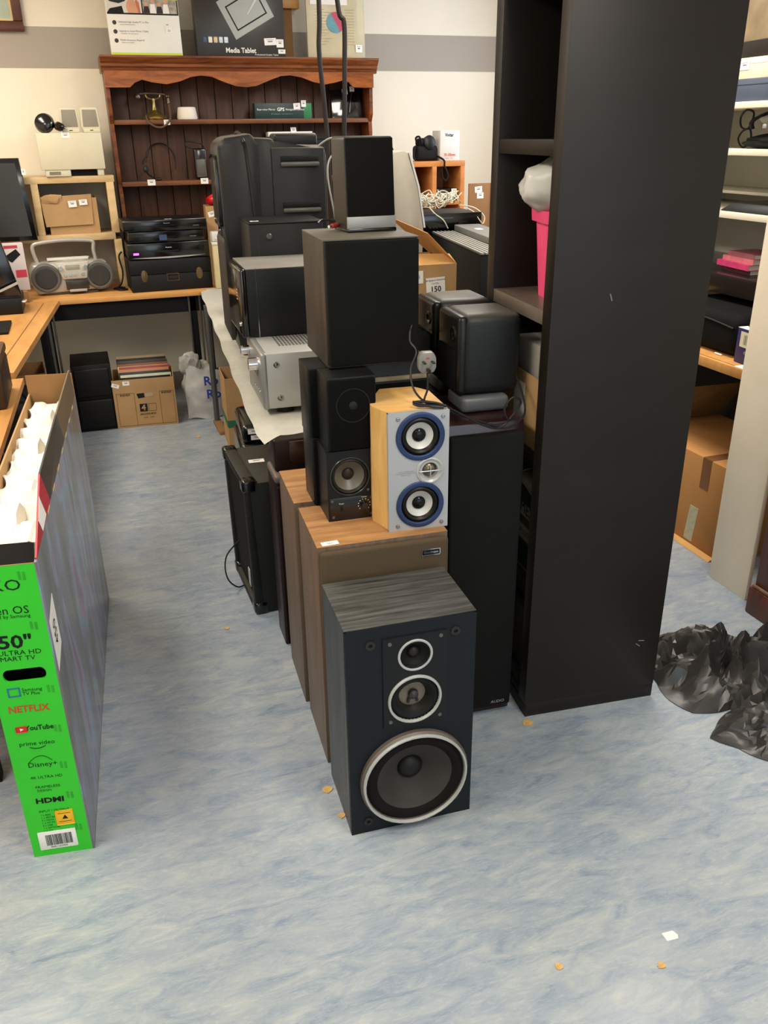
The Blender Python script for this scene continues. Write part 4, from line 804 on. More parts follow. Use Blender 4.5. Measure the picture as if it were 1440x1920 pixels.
part('mouthpiece',P().lathe((.083,0,.132),(.1,0,-1),[(.008,-.008),(.016,0),(.018,.010),(.009,.018),(.011,.036),(.014,.046),(0,.048)],18),dkb,h)
part('cord',P().tube([(-.055,-.05,.02),(-.05,-.085,-.012),(-.02,-.09,-.035),(.02,-.09,-.042),(.055,-.09,-.025),(.075,-.085,.0),(.085,-.03,.03),(.087,0,.085)],.0055,10),M('brown_cord',(92,66,50),.7),t)
sticker(DR,(.583,5.554,1.625),'front',.035,.028)
t=tag(part('white_pot',P().lathe((0,0,0),(0,0,1),[(0,0),(.057,0),(.060,.008),(.052,.062),(.048,.066),(0,.064)],32),M('pot_white',(228,222,208),.5,var=.02)),'small round white lidded pot beside the brass telephone','pot'); t.location=(.712,5.62,1.6405)
t=thing('navigation_box','long green boxed car navigation mirror on dresser upper shelf','box',(1.115,5.59,1.6405),1)
part('carton',P().box(0,.305,0,.06,0,.085,.001),M('box_teal',(34,74,70),.45),t); part('green_end',P().box(.305,.355,0,.06,0,.085,.001),M('box_green',(38,120,70),.45),t)
text('Rear-view Mirror',.016,(.013,-.0008,.050),'front',white,t,align='LEFT'); text('GPS',.027,(.160,-.0008,.050),'front',white,t,bold=.0005); text('Navigation Device',.016,(.19,-.0008,.050),'front',white,t,align='LEFT'); text('GPS navigation · rear view mirror',.010,(.165,-.0008,.026),'front',M('text_teal',(110,150,140),.6,var=0),t)
sticker(t,(.262,-.001,.068),'front',.042,.034,rz=4); sticker(t,(.305,-.001,.082),'front',.03,.036)
t=thing('glass_tablet_case','dark glossy plastic case leaning at right end of dresser upper shelf','case',(1.60,5.60,1.6405),0)
part('case',P().hexa([(0,0,0),(.20,0,0),(.20,.09,0),(0,.09,0)],[(.01,.05,.16),(.20,.05,.17),(.20,.10,.17),(.01,.1,.16)],.004),M('smoky_glass',(26,22,22),.08,coat=.8,var=.1),t); part('pen',P().tube([(.115,-.004,.03),(.13,.02,.10),(.15,.05,.165)],.004),chrome,t)
sticker(t,(.10,.040,.150),(75,0,0),.035,.03); sticker(t,(.148,.044,.165),(75,0,0),.03,.03)
t=thing('headset','thin black telephone headset resting on dresser lower shelf','headset',(.405,5.63,1.3065),0)
part('headband',P().tube([(.04,.06,.10),(.07,.07,.175),(.12,.075,.205),(.18,.07,.19),(.215,.07,.13),(.21,.06,.06)],.004),M('headset_brown',(34,24,20),.4),t)
part('ear_pad',P().lathe((.035,.03,.065),(1,-.6,.1),[(0,-.008),(.018,-.008),(.020,.0),(.016,.010),(0,.012)],20),M('pad_grey',(70,70,72),.5),t)
part('boom',P().tube([(.035,.03,.05),(.05,.0,.03),(.09,-.03,.008)],.004).tube([(.02,.03,.09),(.03,.03,.12),(.05,.03,.135)],.004),M('headset_brown',(34,24,20),.4),t)
part('microphone',P().cyl((.085,-.025,.009),(1,-.3,0),.008,.03,12),satin,t)
sticker(DR,(.455,5.554,1.300),'front',.045,.032); sticker(DR,(.769,5.554,1.300),'front',.045,.032)
t=thing('walkie_talkie','black handset with grey screen and wrist strap upright on dresser lower shelf','phone',(.728,5.61,1.3065),0)
part('body',P().box(0,.075,0,.045,0,.175,.01,3),satin,t); part('keypad',P().box(.008,.067,-.002,.0,.015,.118,.006),M('keypad_grey',(84,80,76),.4),t)
part('strap',P().tube([(.01,.02,.172),(-.035,.02,.185),(-.045,.02,.205),(-.02,.02,.214),(.05,.02,.20),(.068,.02,.178)],.004),cab,t)
t=thing('blue_packets','pair of small blue printed packets at lower shelf beside moulded speaker','packet',(.905,5.60,1.3065),0)
part('packet',P().box(0,.05,0,.03,0,.055,.006),M('packet_blue',(40,60,150),.4),t); part('packet',P().box(-.003,.045,0,.03,.057,.105,.006),M('packet_blue2',(60,90,180),.4),t)
t=sbox('white_slim_box','slim white box lying at back of dresser lower shelf, topped by sticker','box',(1.19,5.60,1.53),(.28,.08,.028),white,0,.002,lambda t:sticker(t,(.16,.0,.035),(70,0,0),.035,.035))
t.location=(1.19,5.60,1.5395)
t=thing('black_crate','black crate on dresser lower shelf behind the moulded speaker','crate',(1.10,5.58,1.3065),0); part('body',P().box(0,.45,0,.13,0,.232,.004),black,t); part('rim',P().box(-.004,.454,-.004,.134,.212,.222,.002),blackm,t)
# cardboard box with red thing at dresser bottom
t=openbox('bric_a_brac_carton','open brown carton with two stickers on back desk under dresser shelves',(.735,5.38,.7225),(.30,.15,.445),-3)
sticker(t,(.035,-.001,.40),'front',.045,.030,rz=12); sticker(t,(.085,-.001,.405),'front',.045,.030,rz=3)
t=thing('red_toy_car','shiny red toy poking from top of brown carton under dresser shelf','toy',(.79,5.46,.995),0)
part('body',P().blob((.07,.02,.20),(.105,.06,.045),3,.12,2,1),M('red_gloss',(200,24,34),.2,coat=.5),t); part('wheel',P().cyl((.055,-.045,.195),(0,-1,0),.013,.008,14),ink,t); part('base_stem',P().box(.03,.12,-.01,.05,0,.19),cardd,t)
# things on top
t=thing('webcam_poster_box','white product box with lime green print and photographs on dresser top','box',(.318,5.50,1.9665),0,rot=(-3,0,0))
part('carton',P().box(0,.388,.0,.06,0,.42,.001),M('box_white',(226,226,216),.5,var=.02),t)
lime=M('lime_print',(186,214,40),.5,var=0)
part('lime_edge',P().box(.003,.385,-.0008,0,.002,.012),lime,t); part('lime_banner',P().box(.10,.386,-.0008,0,.272,.42),lime,t)
part('photo_strip',P().box(.003,.386,-.001,0,.198,.205).box(.19,.196,-.001,0,.205,.272).box(.38,.386,-.001,0,.205,.272),ink,t)
part('photo_background',P().box(.003,.19,-.0006,0,.205,.272),M('photo_pale',(206,200,188),.5,var=.1),t)
part('photo_background',P().box(.196,.38,-.0006,0,.205,.272),M('photo_office',(150,146,134),.5,var=.5,scale=40),t)
part('dark_product_shape',P().prism([(.0,.42),(.0,.275),(.025,.258),(.07,.25),(.105,.262),(.13,.30),(.14,.42)],'y',-.0016,-.0009),M('product_grey',(56,56,54),.5,var=0),t)
skin=M('print_skin',(206,150,116),.6,var=.08); hr=M('print_hair',(60,40,30),.6,var=0)
part('portrait_print',P().prism([(.115,.205),(.108,.23),(.112,.255),(.125,.270),(.15,.270),(.160,.25),(.172,.205)],'y',-.0014,-.0006),skin,t); part('portrait_print',P().prism([(.158,.262),(.165,.271),(.178,.255),(.182,.205),(.170,.205)],'y',-.0014,-.0006),M('print_orange',(186,110,76),.6,var=0),t)
part('laptop_print',P().prism([(.003,.205),(.02,.225),(.085,.238),(.092,.205)],'y',-.0014,-.0006),ink,t)
for k,x in enumerate((.215,.250,.285,.320)):
    z=.235+.012*(k%2); part('person_print',P().lathe((x,-.0008,z+.016),(0,-1,0),[(.010,0),(0,.0006)],12),skin,t); part('person_print',P().prism([(x-.018,.206),(x-.012,z+.004),(x+.012,z+.004),(x+.018,.206)],'y',-.0014,-.0007),(white if k%2 else hr),t)
for k,(s1,s2) in enumerate((('Unlimited High Quality PC or Mac','connect almost anywhere'),('Upgrade to Smart Phone / Tablet','compatible with every device'),('Mobile Accessory Required','adaptor not supplied'))):
    z=.158-.044*k; part('bullet_icon',P().lathe((.035,-.0004,z),(0,-1,0),[(.011,0),(.010,.0008),(0,.0008)],16),M('icon_grey',(72,70,66),.5,var=.3,scale=90),t)
    gi=M('grey_ink',(120,120,124),.7,var=0); text(s1,.013,(.055,-.001,z+.003),'front',gi,t,align='LEFT',sx=.9); text(s2,.008,(.062,-.001,z-.009),'front',gi,t,align='LEFT')
sticker(t,(.325,-.001,.125),'front',.036,.03,'33'); sticker(t,(.318,-.001,.150),'front',.034,.018)
text('HIGH DEFINITION WEBCAM',.012,(.25,-.0012,.296),'front',ink,t,sx=.95,bold=.0005); text('Easy to install at home or office',.010,(.26,-.0012,.279),'front',gk,t)
t=thing('graphics_tablet_box','dark grey product box picturing a pen tablet, middle of dresser top','box',(.790,5.50,1.9665),0,rot=(-2,0,0))
part('carton',P().box(0,.515,0,.08,0,.42,.004),M('box_charcoal',(66,62,58),.28,var=.12,scale=5),t)
def rot2(pts,c,a): 
    a=R(a); return [(c[0]+x*math.cos(a)-z*math.sin(a),c[1]+x*math.sin(a)+z*math.cos(a)) for x,z in pts]
tb=part('tablet_print',P().prism(rot2([(-.13,-.09),(.13,-.09),(.13,.12),(-.13,.12)],(.30,.225),28),'y',-.0010,0),M('tablet_silver',(150,156,150),.4,var=.05),t)
def frame2(w0,h0,th,c,a,yy):
    p=P()
    for q in ([(-w0,-h0),(w0,-h0),(w0,-h0+th),(-w0,-h0+th)],[(-w0,h0-th),(w0,h0-th),(w0,h0),(-w0,h0)],[(-w0,-h0),(-w0+th,-h0),(-w0+th,h0),(-w0,h0)],[(w0-th,-h0),(w0,-h0),(w0,h0),(w0-th,h0)]): p.prism(rot2(q,c,a),'y',yy,yy+.0007)
    return p
part('active_area_print',frame2(.10,.068,.007,(.297,.235),28,-.0018),ink,tb)
part('pen_print',P().prism([(.300,.215),(.306,.213),(.372,.300),(.360,.306)],'y',-.0026,-.0018),M('pen_silver',(190,190,190),.4,var=0),tb)
for k,c in enumerate(((60,80,110),(220,216,200),(214,190,150),(200,210,220),(206,222,226))): part('system_icon',P().box(.038+k*.030,.060+k*.030,-.001,0,.068,.098,.003),M('icon%d'%k,c,.5,var=.1,scale=60),t)
text('Media Tablet',.036,(.250,-.001,.030),'front',white,t,bold=.0008,sx=.93); text('Professional Graphic Tablet',.013,(.400,-.001,.010),'front',white,t,sx=.95)
sticker(t,(.425,-.001,.078),'front',.07,.036,rz=3); sticker(t,(.482,-.001,.070),'front',.042,.042); sticker(t,(.490,-.001,.028),'front',.042,.022)
t=thing('wrapped_game_box','cream pie-chart printed box in clear plastic bag on dresser top right','box',(1.452,5.50,1.9665),0,rot=(-2,0,0))
part('card',P().box(0,.30,.01,.03,0,.42,.001),M('card_cream',(206,182,120),.6,var=.06),t); part('clear_bag',P().box(-.01,.345,.008,.032,.0,.42,.003),M('clear_film',(232,226,196),.25,var=.03,trans=.5),t)
part('top_label',P().box(.015,.24,.005,.008,.275,.42),M('label_white',(226,222,214),.6,var=.02),t)
def wedge(a0,a1,r): return [(0,0)]+[(r*math.cos(R(a)),r*math.sin(R(a))) for a in range(a0,a1+1,12)]
for a0,a1,c,nm in ((-60,120,(176,66,84),'pie_chart_red'),(120,300,(84,140,150),'pie_chart_teal')):
    part(nm,P().prism([(x+.165,z+.185) for x,z in wedge(a0,a1,.055)],'y',.0055,.0078),M(nm,c,.5,var=.1,scale=60),t)
pl=P()
for k in range(13): pl.box(.04,.10+.02*(k%3),.0065,.0078,.07+k*.015,.073+k*.015).box(.225,.28,.0065,.0078,.07+k*.015,.073+k*.015)
part('printed_lines',pl,M('print_lines',(170,148,100),.6,var=0),t); sticker(t,(.305,.0045,.05),'front',.04,.04)
t=sbox('wooden_ledge','thin wooden box end visible at top edge behind dresser boxes','box',(1.31,5.60,2.225),(.13,.10,.06),beech,0,.002,lambda t:part('lid',P().box(-.003,.133,-.003,.103,.06,.07),beech,t)); t.location=(1.30,5.63,1.9665)
for o in t.children: o.location.z=.265
part('support_post',P().box(.04,.09,.03,.08,0,.266),cardd,t)
# hanging cables
for i,(pts,l) in enumerate((([(1.14,4.2,ZC-.001),(1.158,4.2,2.09),(1.150,4.2,1.90),(1.163,4.2,1.71),(1.173,4.2,1.55),(1.18,4.2,1.25),(1.19,4.2,.725)],'thick black cable hanging from ceiling, left of the two'),([(1.21,4.2,ZC-.001),(1.243,4.2,2.10),(1.272,4.2,2.01),(1.270,4.2,1.85),(1.262,4.2,1.65),(1.256,4.2,1.50),(1.26,4.2,1.2),(1.26,4.2,.725)],'thick black cable hanging from ceiling, right of the two'))):
    tag(part('hanging_cable',P().tube(pts,.011,10),M('cable_grey',(48,42,40),.6,var=.1)),l,'cable','hanging black cables')
# ================================================================ UNDER BACK DESK
t=thing('black_subwoofer','black box with two recessed front panels on floor under the back desk','speaker',(-.155,4.93,0),0)
part('cabinet',P().box(0,.215,.012,.33,0,.385,.004),M('sub_black',(16,16,17),.5,var=.1),t)
for z0,z1 in ((.02,.185),(.205,.365)): part('front_panel',P().box(.012,.200,-.006,.012,z0,z1,.008,3),M('sub_panel',(20,20,22),.55,bump=.3,bscale=500),t)
t=openbox('archive_box','printed brown archive box full of vinyl records on floor under back desk',(.052,4.93,0),(.345,.27,.285),-4,card)
li=M('brown_ink',(70,44,24),.7,var=0); pp=P()
for x0,x1 in ((.015,.115),(.255,.335)):
    pp.box(x0,x1,-.0008,0,.205,.2065).box(x0,x0+.0015,-.0008,0,.01,.206).box(x1-.0015,x1,-.0008,0,.01,.206)
pp.box(.015,.335,-.0008,0,.012,.0135); part('index_frame_print',pp,li,t)
text('INDEX',.016,(.065,-.001,.196),'front',li,t,bold=.0004,sx=1.2); text('INDEX',.016,(.295,-.001,.196),'front',li,t,bold=.0004,sx=1.2)
part('hand_print',P().prism([(.135,.172),(.128,.200),(.170,.202),(.172,.176)],'y',-.001,0),ink,t); part('hand_print',P().prism([(.172,.178),(.172,.198),(.215,.200),(.222,.190),(.215,.180)],'y',-.001,0),M('print_pale',(170,150,120),.6,var=0),t)
part('four_print',P().box(.137,.180,-.0008,0,.092,.138),ink,t); text('4',.045,(.158,-.0012,.114),'front',card,t,bold=.002); part('square_print',frame2(.022,.022,.0015,(.208,.115),0,-.001),li,t)
text('ARCHIVE BOX',.014,(.180,-.001,.076),'front',li,t,bold=.0004); text('15.90€    7.55€',.010,(.180,-.001,.055),'front',li,t)
sticker(t,(.018,-.001,.255),'front',.042,.022,rz=-20); sticker(t,(.078,-.001,.265),'front',.038,.024)
cols=[(22,22,24),(190,190,170),(30,60,50),(150,86,60),(178,120,90),(140,60,50),(200,180,120),(120,70,50),(60,50,46),(90,84,60),(34,34,36),(130,110,80)]
for k in range(12):
    h_=.290+.006*k+.004*(k%3); x0=.045-.0015*k+(.006 if k%4==1 else 0)
    y=4.93+.02+k*.019
    o=tag(part('vinyl_record',P().box(0,.285,0,.006,0,h_-.010,.001),M('record_sleeve_%d'%k,cols[k],.4,var=.1)),['black','cream','dark green','brown','tan','red-brown','yellow-cream','chestnut','umber','olive','charcoal','sand'][k]+' record sleeve in the archive box, '+['front of the row','second from front','third from front','fourth from front','fifth from front','sixth from front','sixth from back','fifth from back','fourth from back','third from back','second from back','back of the row'][k],'record','vinyl records in the archive box')
    place(o,(.052+x0+(y-4.93)*.07,y-x0*.07+.0,.006),(-7,0,-4))
for o_ in [o for o in t.children if o.name.startswith('inside_bottom')]: bpy.data.objects.remove(o_)
t=thing('carrier_bag','white carrier bag with blue lettering full of items under back desk','bag',(.440,4.96,0),0)
part('bag',P().grid(20,24,lambda u,v:(.02+.25*u+(.02-.05*u)*v*v+.004*math.sin(v*9),-.045*math.sin(PI*u)*(.6+.4*math.sin(PI*v))+.008*noise.noise(Vector((u*5,v*6,2)))+.05*v,.004+.31*v-.05*v*u+.008*math.sin(u*9)),.0008),M('bag_white',(226,226,224),.35,var=.08,bump=.8,bscale=14),t,smooth=25)
part('bag_back',P().blob((.13,.10,.15),(.11,.06,.17),4,.16,2.4,8,.003),M('bag_clear',(176,174,168),.3,var=.15,trans=.1,bump=1,bscale=16),t)
part('bag_neck',P().blob((.07,.07,.32),(.06,.03,.07),3,.35,2.4,2),MATS['bag_clear'],t)
bl=M('blue_letters',(34,60,150),.5,var=0); text('Ro',.075,(.168,-.052,.235),'front',bl,t,bold=.002); text('Ro',.075,(.178,-.052,.155),'front',bl,t,bold=.002)
t=thing('floor_bag','dark bag slumped under the left desk','bag',(-.42,4.55,0),0); part('body',P().blob((0,0,.2),(.13,.16,.22),3,.2,2,3,.001),M('bag_dark',(26,22,22),.6),t); part('strap',P().tube([(-.05,-.12,.36),(0,-.16,.46),(.06,-.12,.36)],.008),blackm,t)
openbox('under_desk_carton','brown carton on the floor under the left desk',(-.52,4.85,0),(.24,.3,.38),4,cardd)
# ================================================================ CENTRE BACK THINGS
t=thing('lot_carton','open brown cardboard carton labelled 150 behind the rounded speakers','box',(.800,2.74,.7235),-3)
part('body',P().box(0,.40,0,.004,0,.420).box(0,.40,.28,.284,0,.425).box(0,.004,.004,.28,0,.42).box(.396,.40,.004,.28,0,.42).box(.004,.396,.004,.28,0,.004),card,t)
part('front_flap',P().hexa([(0,0,.420),(.40,0,.420),(.40,.004,.420),(0,.004,.420)],[(.0,.055,.462),(.392,.052,.446),(.392,.056,.446),(0,.059,.462)]),M('card_pale',(200,154,96),.8),t)
part('side_flap',P().hexa([(.396,.0,.42),(.400,0,.42),(.400,.284,.425),(.396,.284,.425)],[(.30,.02,.520),(.304,.02,.520),(.28,.40,.545),(.276,.40,.545)]),M('card_mid',(178,132,80),.85,var=.12),t)
part('back_flap',P().hexa([(.0,.28,.425),(.30,.28,.425),(.30,.284,.425),(0,.284,.425)],[(0,.36,.50),(.28,.36,.50),(.28,.364,.50),(0,.364,.50)]),card,t)
l=sticker(t,(.325,-.001,.350),'front',.068,.055,rz=3); 
for c_ in list(l.children): bpy.data.objects.remove(c_)
text('150',.026,(0,-.012,.0009),'top',ink,l,bold=.0006); text('Bridgeport Auctions',.0085,(0,.019,.0009),'top',ink,l); text('Lot No.',.0085,(0,.008,.0009),'top',ink,l)
l=sticker(t,(.245,-.001,.380),'front',.07,.042,rz=2); 
for c_ in list(l.children): bpy.data.objects.remove(c_)
text('238',.018,(0.01,0,.0009),'top',M('grey_ink',(120,120,124),.7,var=0),l)
t=tag(part('dark_ornament',P().blob((0,0,0),(.06,.05,.05),3,.25,2,4),M('ornament_dark',(40,22,24),.4)),'dark ornament lying inside the carton marked 150','ornament'); t.location=(1.0,2.88,.78)
tag(part('side_table',P().hexa([(1.34,3.10,.69),(2.05,3.10,.69),(2.50,5.40,.69),(1.38,5.40,.69)],[(1.34,3.10,.722),(2.05,3.10,.722),(2.50,5.40,.722),(1.38,5.40,.722)]).box(1.42,1.46,3.2,3.24,0,.69).box(1.98,2.02,3.2,3.24,0,.69).box(1.45,1.49,5.2,5.24,0,.69).box(2.40,2.44,5.2,5.24,0,.69),beech),'side table hidden behind speakers carrying heater and cube shelf','table')
a=Vector((1.510,3.19,0)); b=Vector((1.640,4.03,0)); d=(b-a).normalized(); n=Vector((d.y,-d.x,0))
t=thing('convector_heater','dark heater with grey slatted top standing behind the black shelf unit','heater',(a.x,a.y,.7235),math.degrees(math.atan2(d.y,d.x)))
L_=(b-a).length
part('case',P().box(0,L_,-.24,0,0,.372,.004),M('heater_dark',(30,32,32),.5,var=.1),t)
part('top_strip',P().box(-.005,L_+.005,-.245,-.115,.372,.412,.005),M('heater_grey',(110,108,104),.5),t)
part('slat_bed',P().box(0,L_,-.115,-.0,.372,.376),blackm,t)
for k in range(6): part('slat',P().box(-.003,L_+.003,-.110+k*.019,-.110+k*.019+.011,.376,.384,.001),M('slat_grey',(142,140,132),.45),t)
o=sticker(t,(L_*.72,-.17,.4125),'top',.06,.03)
# black amp with cable pile
t=thing('black_cabinet_speaker','black cabinet beneath the black amplifier with cables','speaker',(1.56,4.10,.7235),-3); part('cabinet',P().box(0,.36,0,.28,0,.385,.006),black,t); part('grille',P().box(.01,.35,-.005,0,.01,.37,.003),dkcloth,t)
t=thing('cable_laden_amplifier','black amplifier topped with a heap of white cables','amplifier',(1.585,4.06,1.1095),-2)
part('case',P().box(0,.33,.01,.30,0,.075,.003),black,t); part('fascia',P().box(-.002,.332,0,.011,0,.077,.003),satin,t); part('knob',P().cyl((.215,0,.022),(0,-1,0),.012,.012,18),black,t)
text('Stereo Receiver',.009,(.15,-.0008,.055),'front',M('grey_ink',(120,120,124),.7,var=0),t)
random.seed(12)
p=P()
for k in range(34):
    x=random.uniform(-.02,.22); y=random.uniform(.0,.16); a_=random.uniform(0,6.28); r_=random.uniform(.03,.07); z=random.uniform(.004,.05)
    p.tube([(x+r_*math.cos(a_+q),y+r_*.7*math.sin(a_+q),z+.022*math.sin(q*2+k)+.03) for q in (0,1.1,2.2,3.3,4.4)],.0028,5)
p.tube([(.26,.0,.02),(.29,-.03,.0),(.31,-.04,-.03),(.335,-.04,-.055),(.345,-.03,-.02),(.30,-.0,.02),(.24,.05,.03)],.003,6)
p.tube([(.06,0,.03),(.08,-.03,.0),(.12,-.04,-.03),(.145,-.04,-.07)],.003,6).tube([(.13,.02,.05),(.16,.02,.08),(.185,.02,.095)],.0025,6)
t=tag(part('cable_heap',p,M('cable_white',(196,190,170),.5,var=.15,scale=40)),'tangled heap of thin white cables on top of black amplifier','cable'); t['kind']='stuff'; t.location=(1.59,4.09,1.185)
# grey casing & tablet, orange cube shelf
t=thing('grey_casing','tall grey plastic casing with curved right edge behind narrow speaker','casing',(1.355,3.88,.7235),-3)
part('body',P().prism([(0,0),(.165,0),(.180,.42),(.150,.60),(.105,.745),(.085,.755),(0,.745)],'y',0,.19,.006),M('casing_grey',(156,150,136),.5),t); part('foot',P().box(.0,.15,-.02,0,0,.03,.004),silver,t)
part('edge_highlight',P().prism([(.180,.42),(.150,.60),(.105,.745),(.113,.748),(.158,.602),(.188,.42)],'y',-.003,.193),M('highlight_pale',(190,192,190),.4),t)  # pale strip paints the highlight along the curved edge
t=thing('cube_bookcase','orange beech cube bookcase with four compartments near back wall','shelf',(0,0,0))
ob=WOOD('orange_beech',(176,110,54),(202,136,74),.45,(1,1,4),4,.03); x0,x1=1.87,2.255; yy0,yy1=5.02,5.30
part('top_panel',P().box(x0-.30,x1,yy0,yy1,1.365,1.395,.001),ob,t)
for x in (x0,2.045,x1-.027): part('upright',P().box(x,x+.027,yy0,yy1,.7235,1.365,.001),ob,t)
for z in (1.17,.96): part('shelf_board',P().box(x0+.027,x1-.027,yy0+.002,yy1,z-.022,z,.001),ob,t)
part('back_panel',P().box(x0,x1,yy1,yy1+.006,.7235,1.365),M('cube_back_orange',(160,104,60),.6),t)
t=thing('camera_case','black soft camera case with strap on top of orange cube bookcase','camera',(1.965,5.06,1.396),0)
part('body',P().box(0,.15,0,.10,0,.085,.02,3),blackm,t); part('lens_cover',P().lathe((.088,.03,.095),(0,-1,.25),[(.035,-.03),(.042,0),(.040,.03),(.03,.036),(0,.037)],24),black,t); part('lid',P().box(.015,.135,.01,.09,.075,.125,.02,3),blackm,t); t.scale=(.88,1,1)
part('strap',P().tube([(.01,.03,.09),(-.005,.02,.125),(.012,.0,.132),(.03,.0,.10)],.006).tube([(.0,.03,.08),(-.03,.0,.03),(-.025,-.02,.006)],.006).tube([(.14,.03,.03),(.17,-.045,.004),(.175,-.048,-.03),(.20,-.05,-.08),(.185,-.048,-.11),(.16,-.048,-.09),(.155,-.048,-.04)],.006),blackm,t)
t=thing('lens_box','white camera lens box with red lettering on top of orange cube bookcase','box',(2.105,5.05,1.3955),1)
part('carton',P().box(0,.125,0,.12,0,.165,.001),M('box_lens',(212,208,202),.5),t); text('Vivitar',.026,(.058,-.0008,.140),'front',ink,t,sx=.8,bold=.0006); text('35-105mm',.020,(.062,-.0008,.032),'front',M('print_red3',(200,60,60),.5,var=0),t,sx=.85,bold=.0005)
text('macro   f3.5',.010,(.058,-.0008,.014),'front',MATS['print_red3'],t)
tag(part('glasses_tablet',P().hexa([(1.73,5.10,1.396),(1.86,5.10,1.396),(1.86,5.12,1.396),(1.73,5.12,1.396)],[(1.74,5.16,1.475),(1.845,5.16,1.475),(1.845,5.18,1.475),(1.74,5.18,1.475)],.004),satin),'small black tablet leaning on bookcase top behind grey casing','tablet')
t=thing('plastic_bottle','clear glossy plastic bottle lying in left cube of orange bookcase','bottle',(1.93,5.05,1.171),0)
part('body',P().blob((.02,.06,.075),(.045,.04,.072),3,.25,2.2,6,.0005),M('clear_plastic',(206,214,224),.06,trans=.5,var=.1,coat=.6),t); part('cap',P().cyl((.02,.06,.14),(0,0,1),.018,.02,16),white,t)
t=sbox('dark_radio','dark device with white label in right cube of orange bookcase','radio',(2.08,5.04,1.171),(.145,.14,.07),satin,0,.01,lambda t:(sticker(t,(.115,-.001,.045),'front',.035,.045),part('trim',P().box(.01,.08,-.002,0,.01,.014),silver,t)))
t=thing('leaning_panel','tall brown cardboard sheet leaning right of the orange cube bookcase','cardboard',(2.29,5.03,.7235),3)
part('sheet',P().box(0,.165,0,.012,0,.54,.002),M('card_sheet',(142,106,72),.85,var=.08),t); part('edge_fold',P().box(.150,.165,-.004,0,0,.54),card,t); sticker(t,(.065,-.001,.505),'front',.05,.035,rz=5); sticker(t,(.078,-.001,.470),'front',.045,.035)
# ================================================================ RIGHT SIDE
wp=M('white_melamine',(252,240,216),.45,var=.02)
t=tag(part('white_end_panel',P().box(2.072,2.09,2.075,2.270,0,2.25,.001),wp),'tall plain white panel standing on the floor at right','panel')
t=thing('brown_cabinet','dark brown wooden cabinet with plinth at right frame edge','cabinet',(2.02,1.40,0),0)
mb=WOOD('mahogany_cab',(70,32,20),(100,50,32),.35,(5,5,.6),5,.05)
part('body',P().box(.012,.5,0,.60,.10,1.0,.002),mb,t); part('plinth',P().box(0,.5,-.01,.615,0,.10,.006),mb,t); part('top_edge',P().box(.004,.5,-.002,.607,.10,.112,.004),WOOD('worn_edge_brown',(96,70,52),(130,104,82),.5,(4,4,4)),t)
t=thing('white_shelving','white open shelving on right wall loaded with bags and boxes','shelf',(0,0,0))
wm=M('shelf_white',(216,210,190),.5,var=.02); gb=M('shelf_back_grey',(206,204,192),.7,var=.03)
part('back_panel',P().box(2.86,2.87,2.0,3.6,.78,2.2),gb,t)
part('side_panel',P().box(2.42,2.86,3.56,3.59,.78,2.2),gb,t)
for z in (1.640,1.478,1.252): part('shelf_board',P().box(2.40,2.86,2.12,3.56,z-.022,z,.001),wm,t)
part('shelf_board',P().box(2.40,2.86,2.12,3.56,1.275,1.283,.001) if False else P().box(2.62,2.86,2.12,3.56,1.300,1.312,.001),gb,t)
for x,y in ((2.43,3.54),(2.84,3.54),(2.43,2.14),(2.84,2.14)): part('post',P().box(x-.012,x+.012,y-.012,y+.012,.763,2.2 if y>3 or x>2.8 else 1.47,.001),wm,t)
t=thing('dark_shelf_top','long black-brown bench top below white shelves at right','shelf',(0,0,0)); part('board',P().box(2.40,2.85,2.20,3.52,.945,1.020,.002),M('dark_veneer',(52,44,40),.22,var=.15,scale=5,coat=.3),t)
for y in (2.22,3.48): part('support',P().box(2.50,2.84,y,y+.02,.765,.945),blackm,t)
t=thing('right_desk','orange beech desk under white shelves at right','desk',(0,0,0)); part('desk_top',P().box(2.17,2.98,2.28,3.6,.725,.762,.003),beech,t)
part('edge_line',P().box(2.185,2.188,2.28,3.6,.762,.7625),MATS['slot_brown'],t)
part('modesty_panel',P().box(2.62,2.64,2.3,3.58,0,.724),M('brown_black_panel',(52,42,32),.6),t)
for y in (2.30,3.55): part('leg',P().box(2.90,2.96,y,y+.03,0,.725),blackm,t)
t=thing('framed_screen','large dark-framed screen with mottled brown picture at top right','picture',(2.46,2.55,1.80),-8)
t.location=(2.50,2.40,1.788); t.rotation_euler=(0,0,R(82))
part('frame',P().box(0,.9,0,.03,0,.07,.004).box(0,.05,0,.03,.07,.45,.004).box(.85,.9,0,.03,.07,.45,.004),M('screen_frame',(40,32,28),.4),t); part('picture',P().box(.05,.85,.006,.02,.07,.45),M('mottled_print',(120,104,80),.5,var=.3,scale=9),t)
sbox('white_storage_box','white box with sticker stacked on blue box on top white shelf','box',(2.42,2.30,1.7165),(.30,.75,.070),M('carton_white',(216,206,178),.6),0,.002,lambda t:(sticker(t,(-.001,.59,.045),'left',.05,.03),part('lid_line',P().box(-.001,0,0,.75,.05,.051),gb,t)))
sbox('blue_storage_box','dark slate-blue flat box on top white shelf, beneath the white one','box',(2.41,2.28,1.6405),(.32,.78,.0755),M('slate_blue',(66,76,94),.6),0,.002,lambda t:part('lid_line',P().box(-.001,0,0,.78,.055,.057),M('slate_dark',(50,58,72),.6),t))
t=thing('backpack','grey and navy backpack with buckles on white shelf at right','bag',(2.47,2.60,1.505),0); nv=M('navy_fabric',(40,50,70),.8,bump=.4,bscale=300); gf=M('grey_fabric',(150,150,142),.8,bump=.3,bscale=300)
t.location=(2.47,2.72,1.548); t.scale=(1,1,.52)
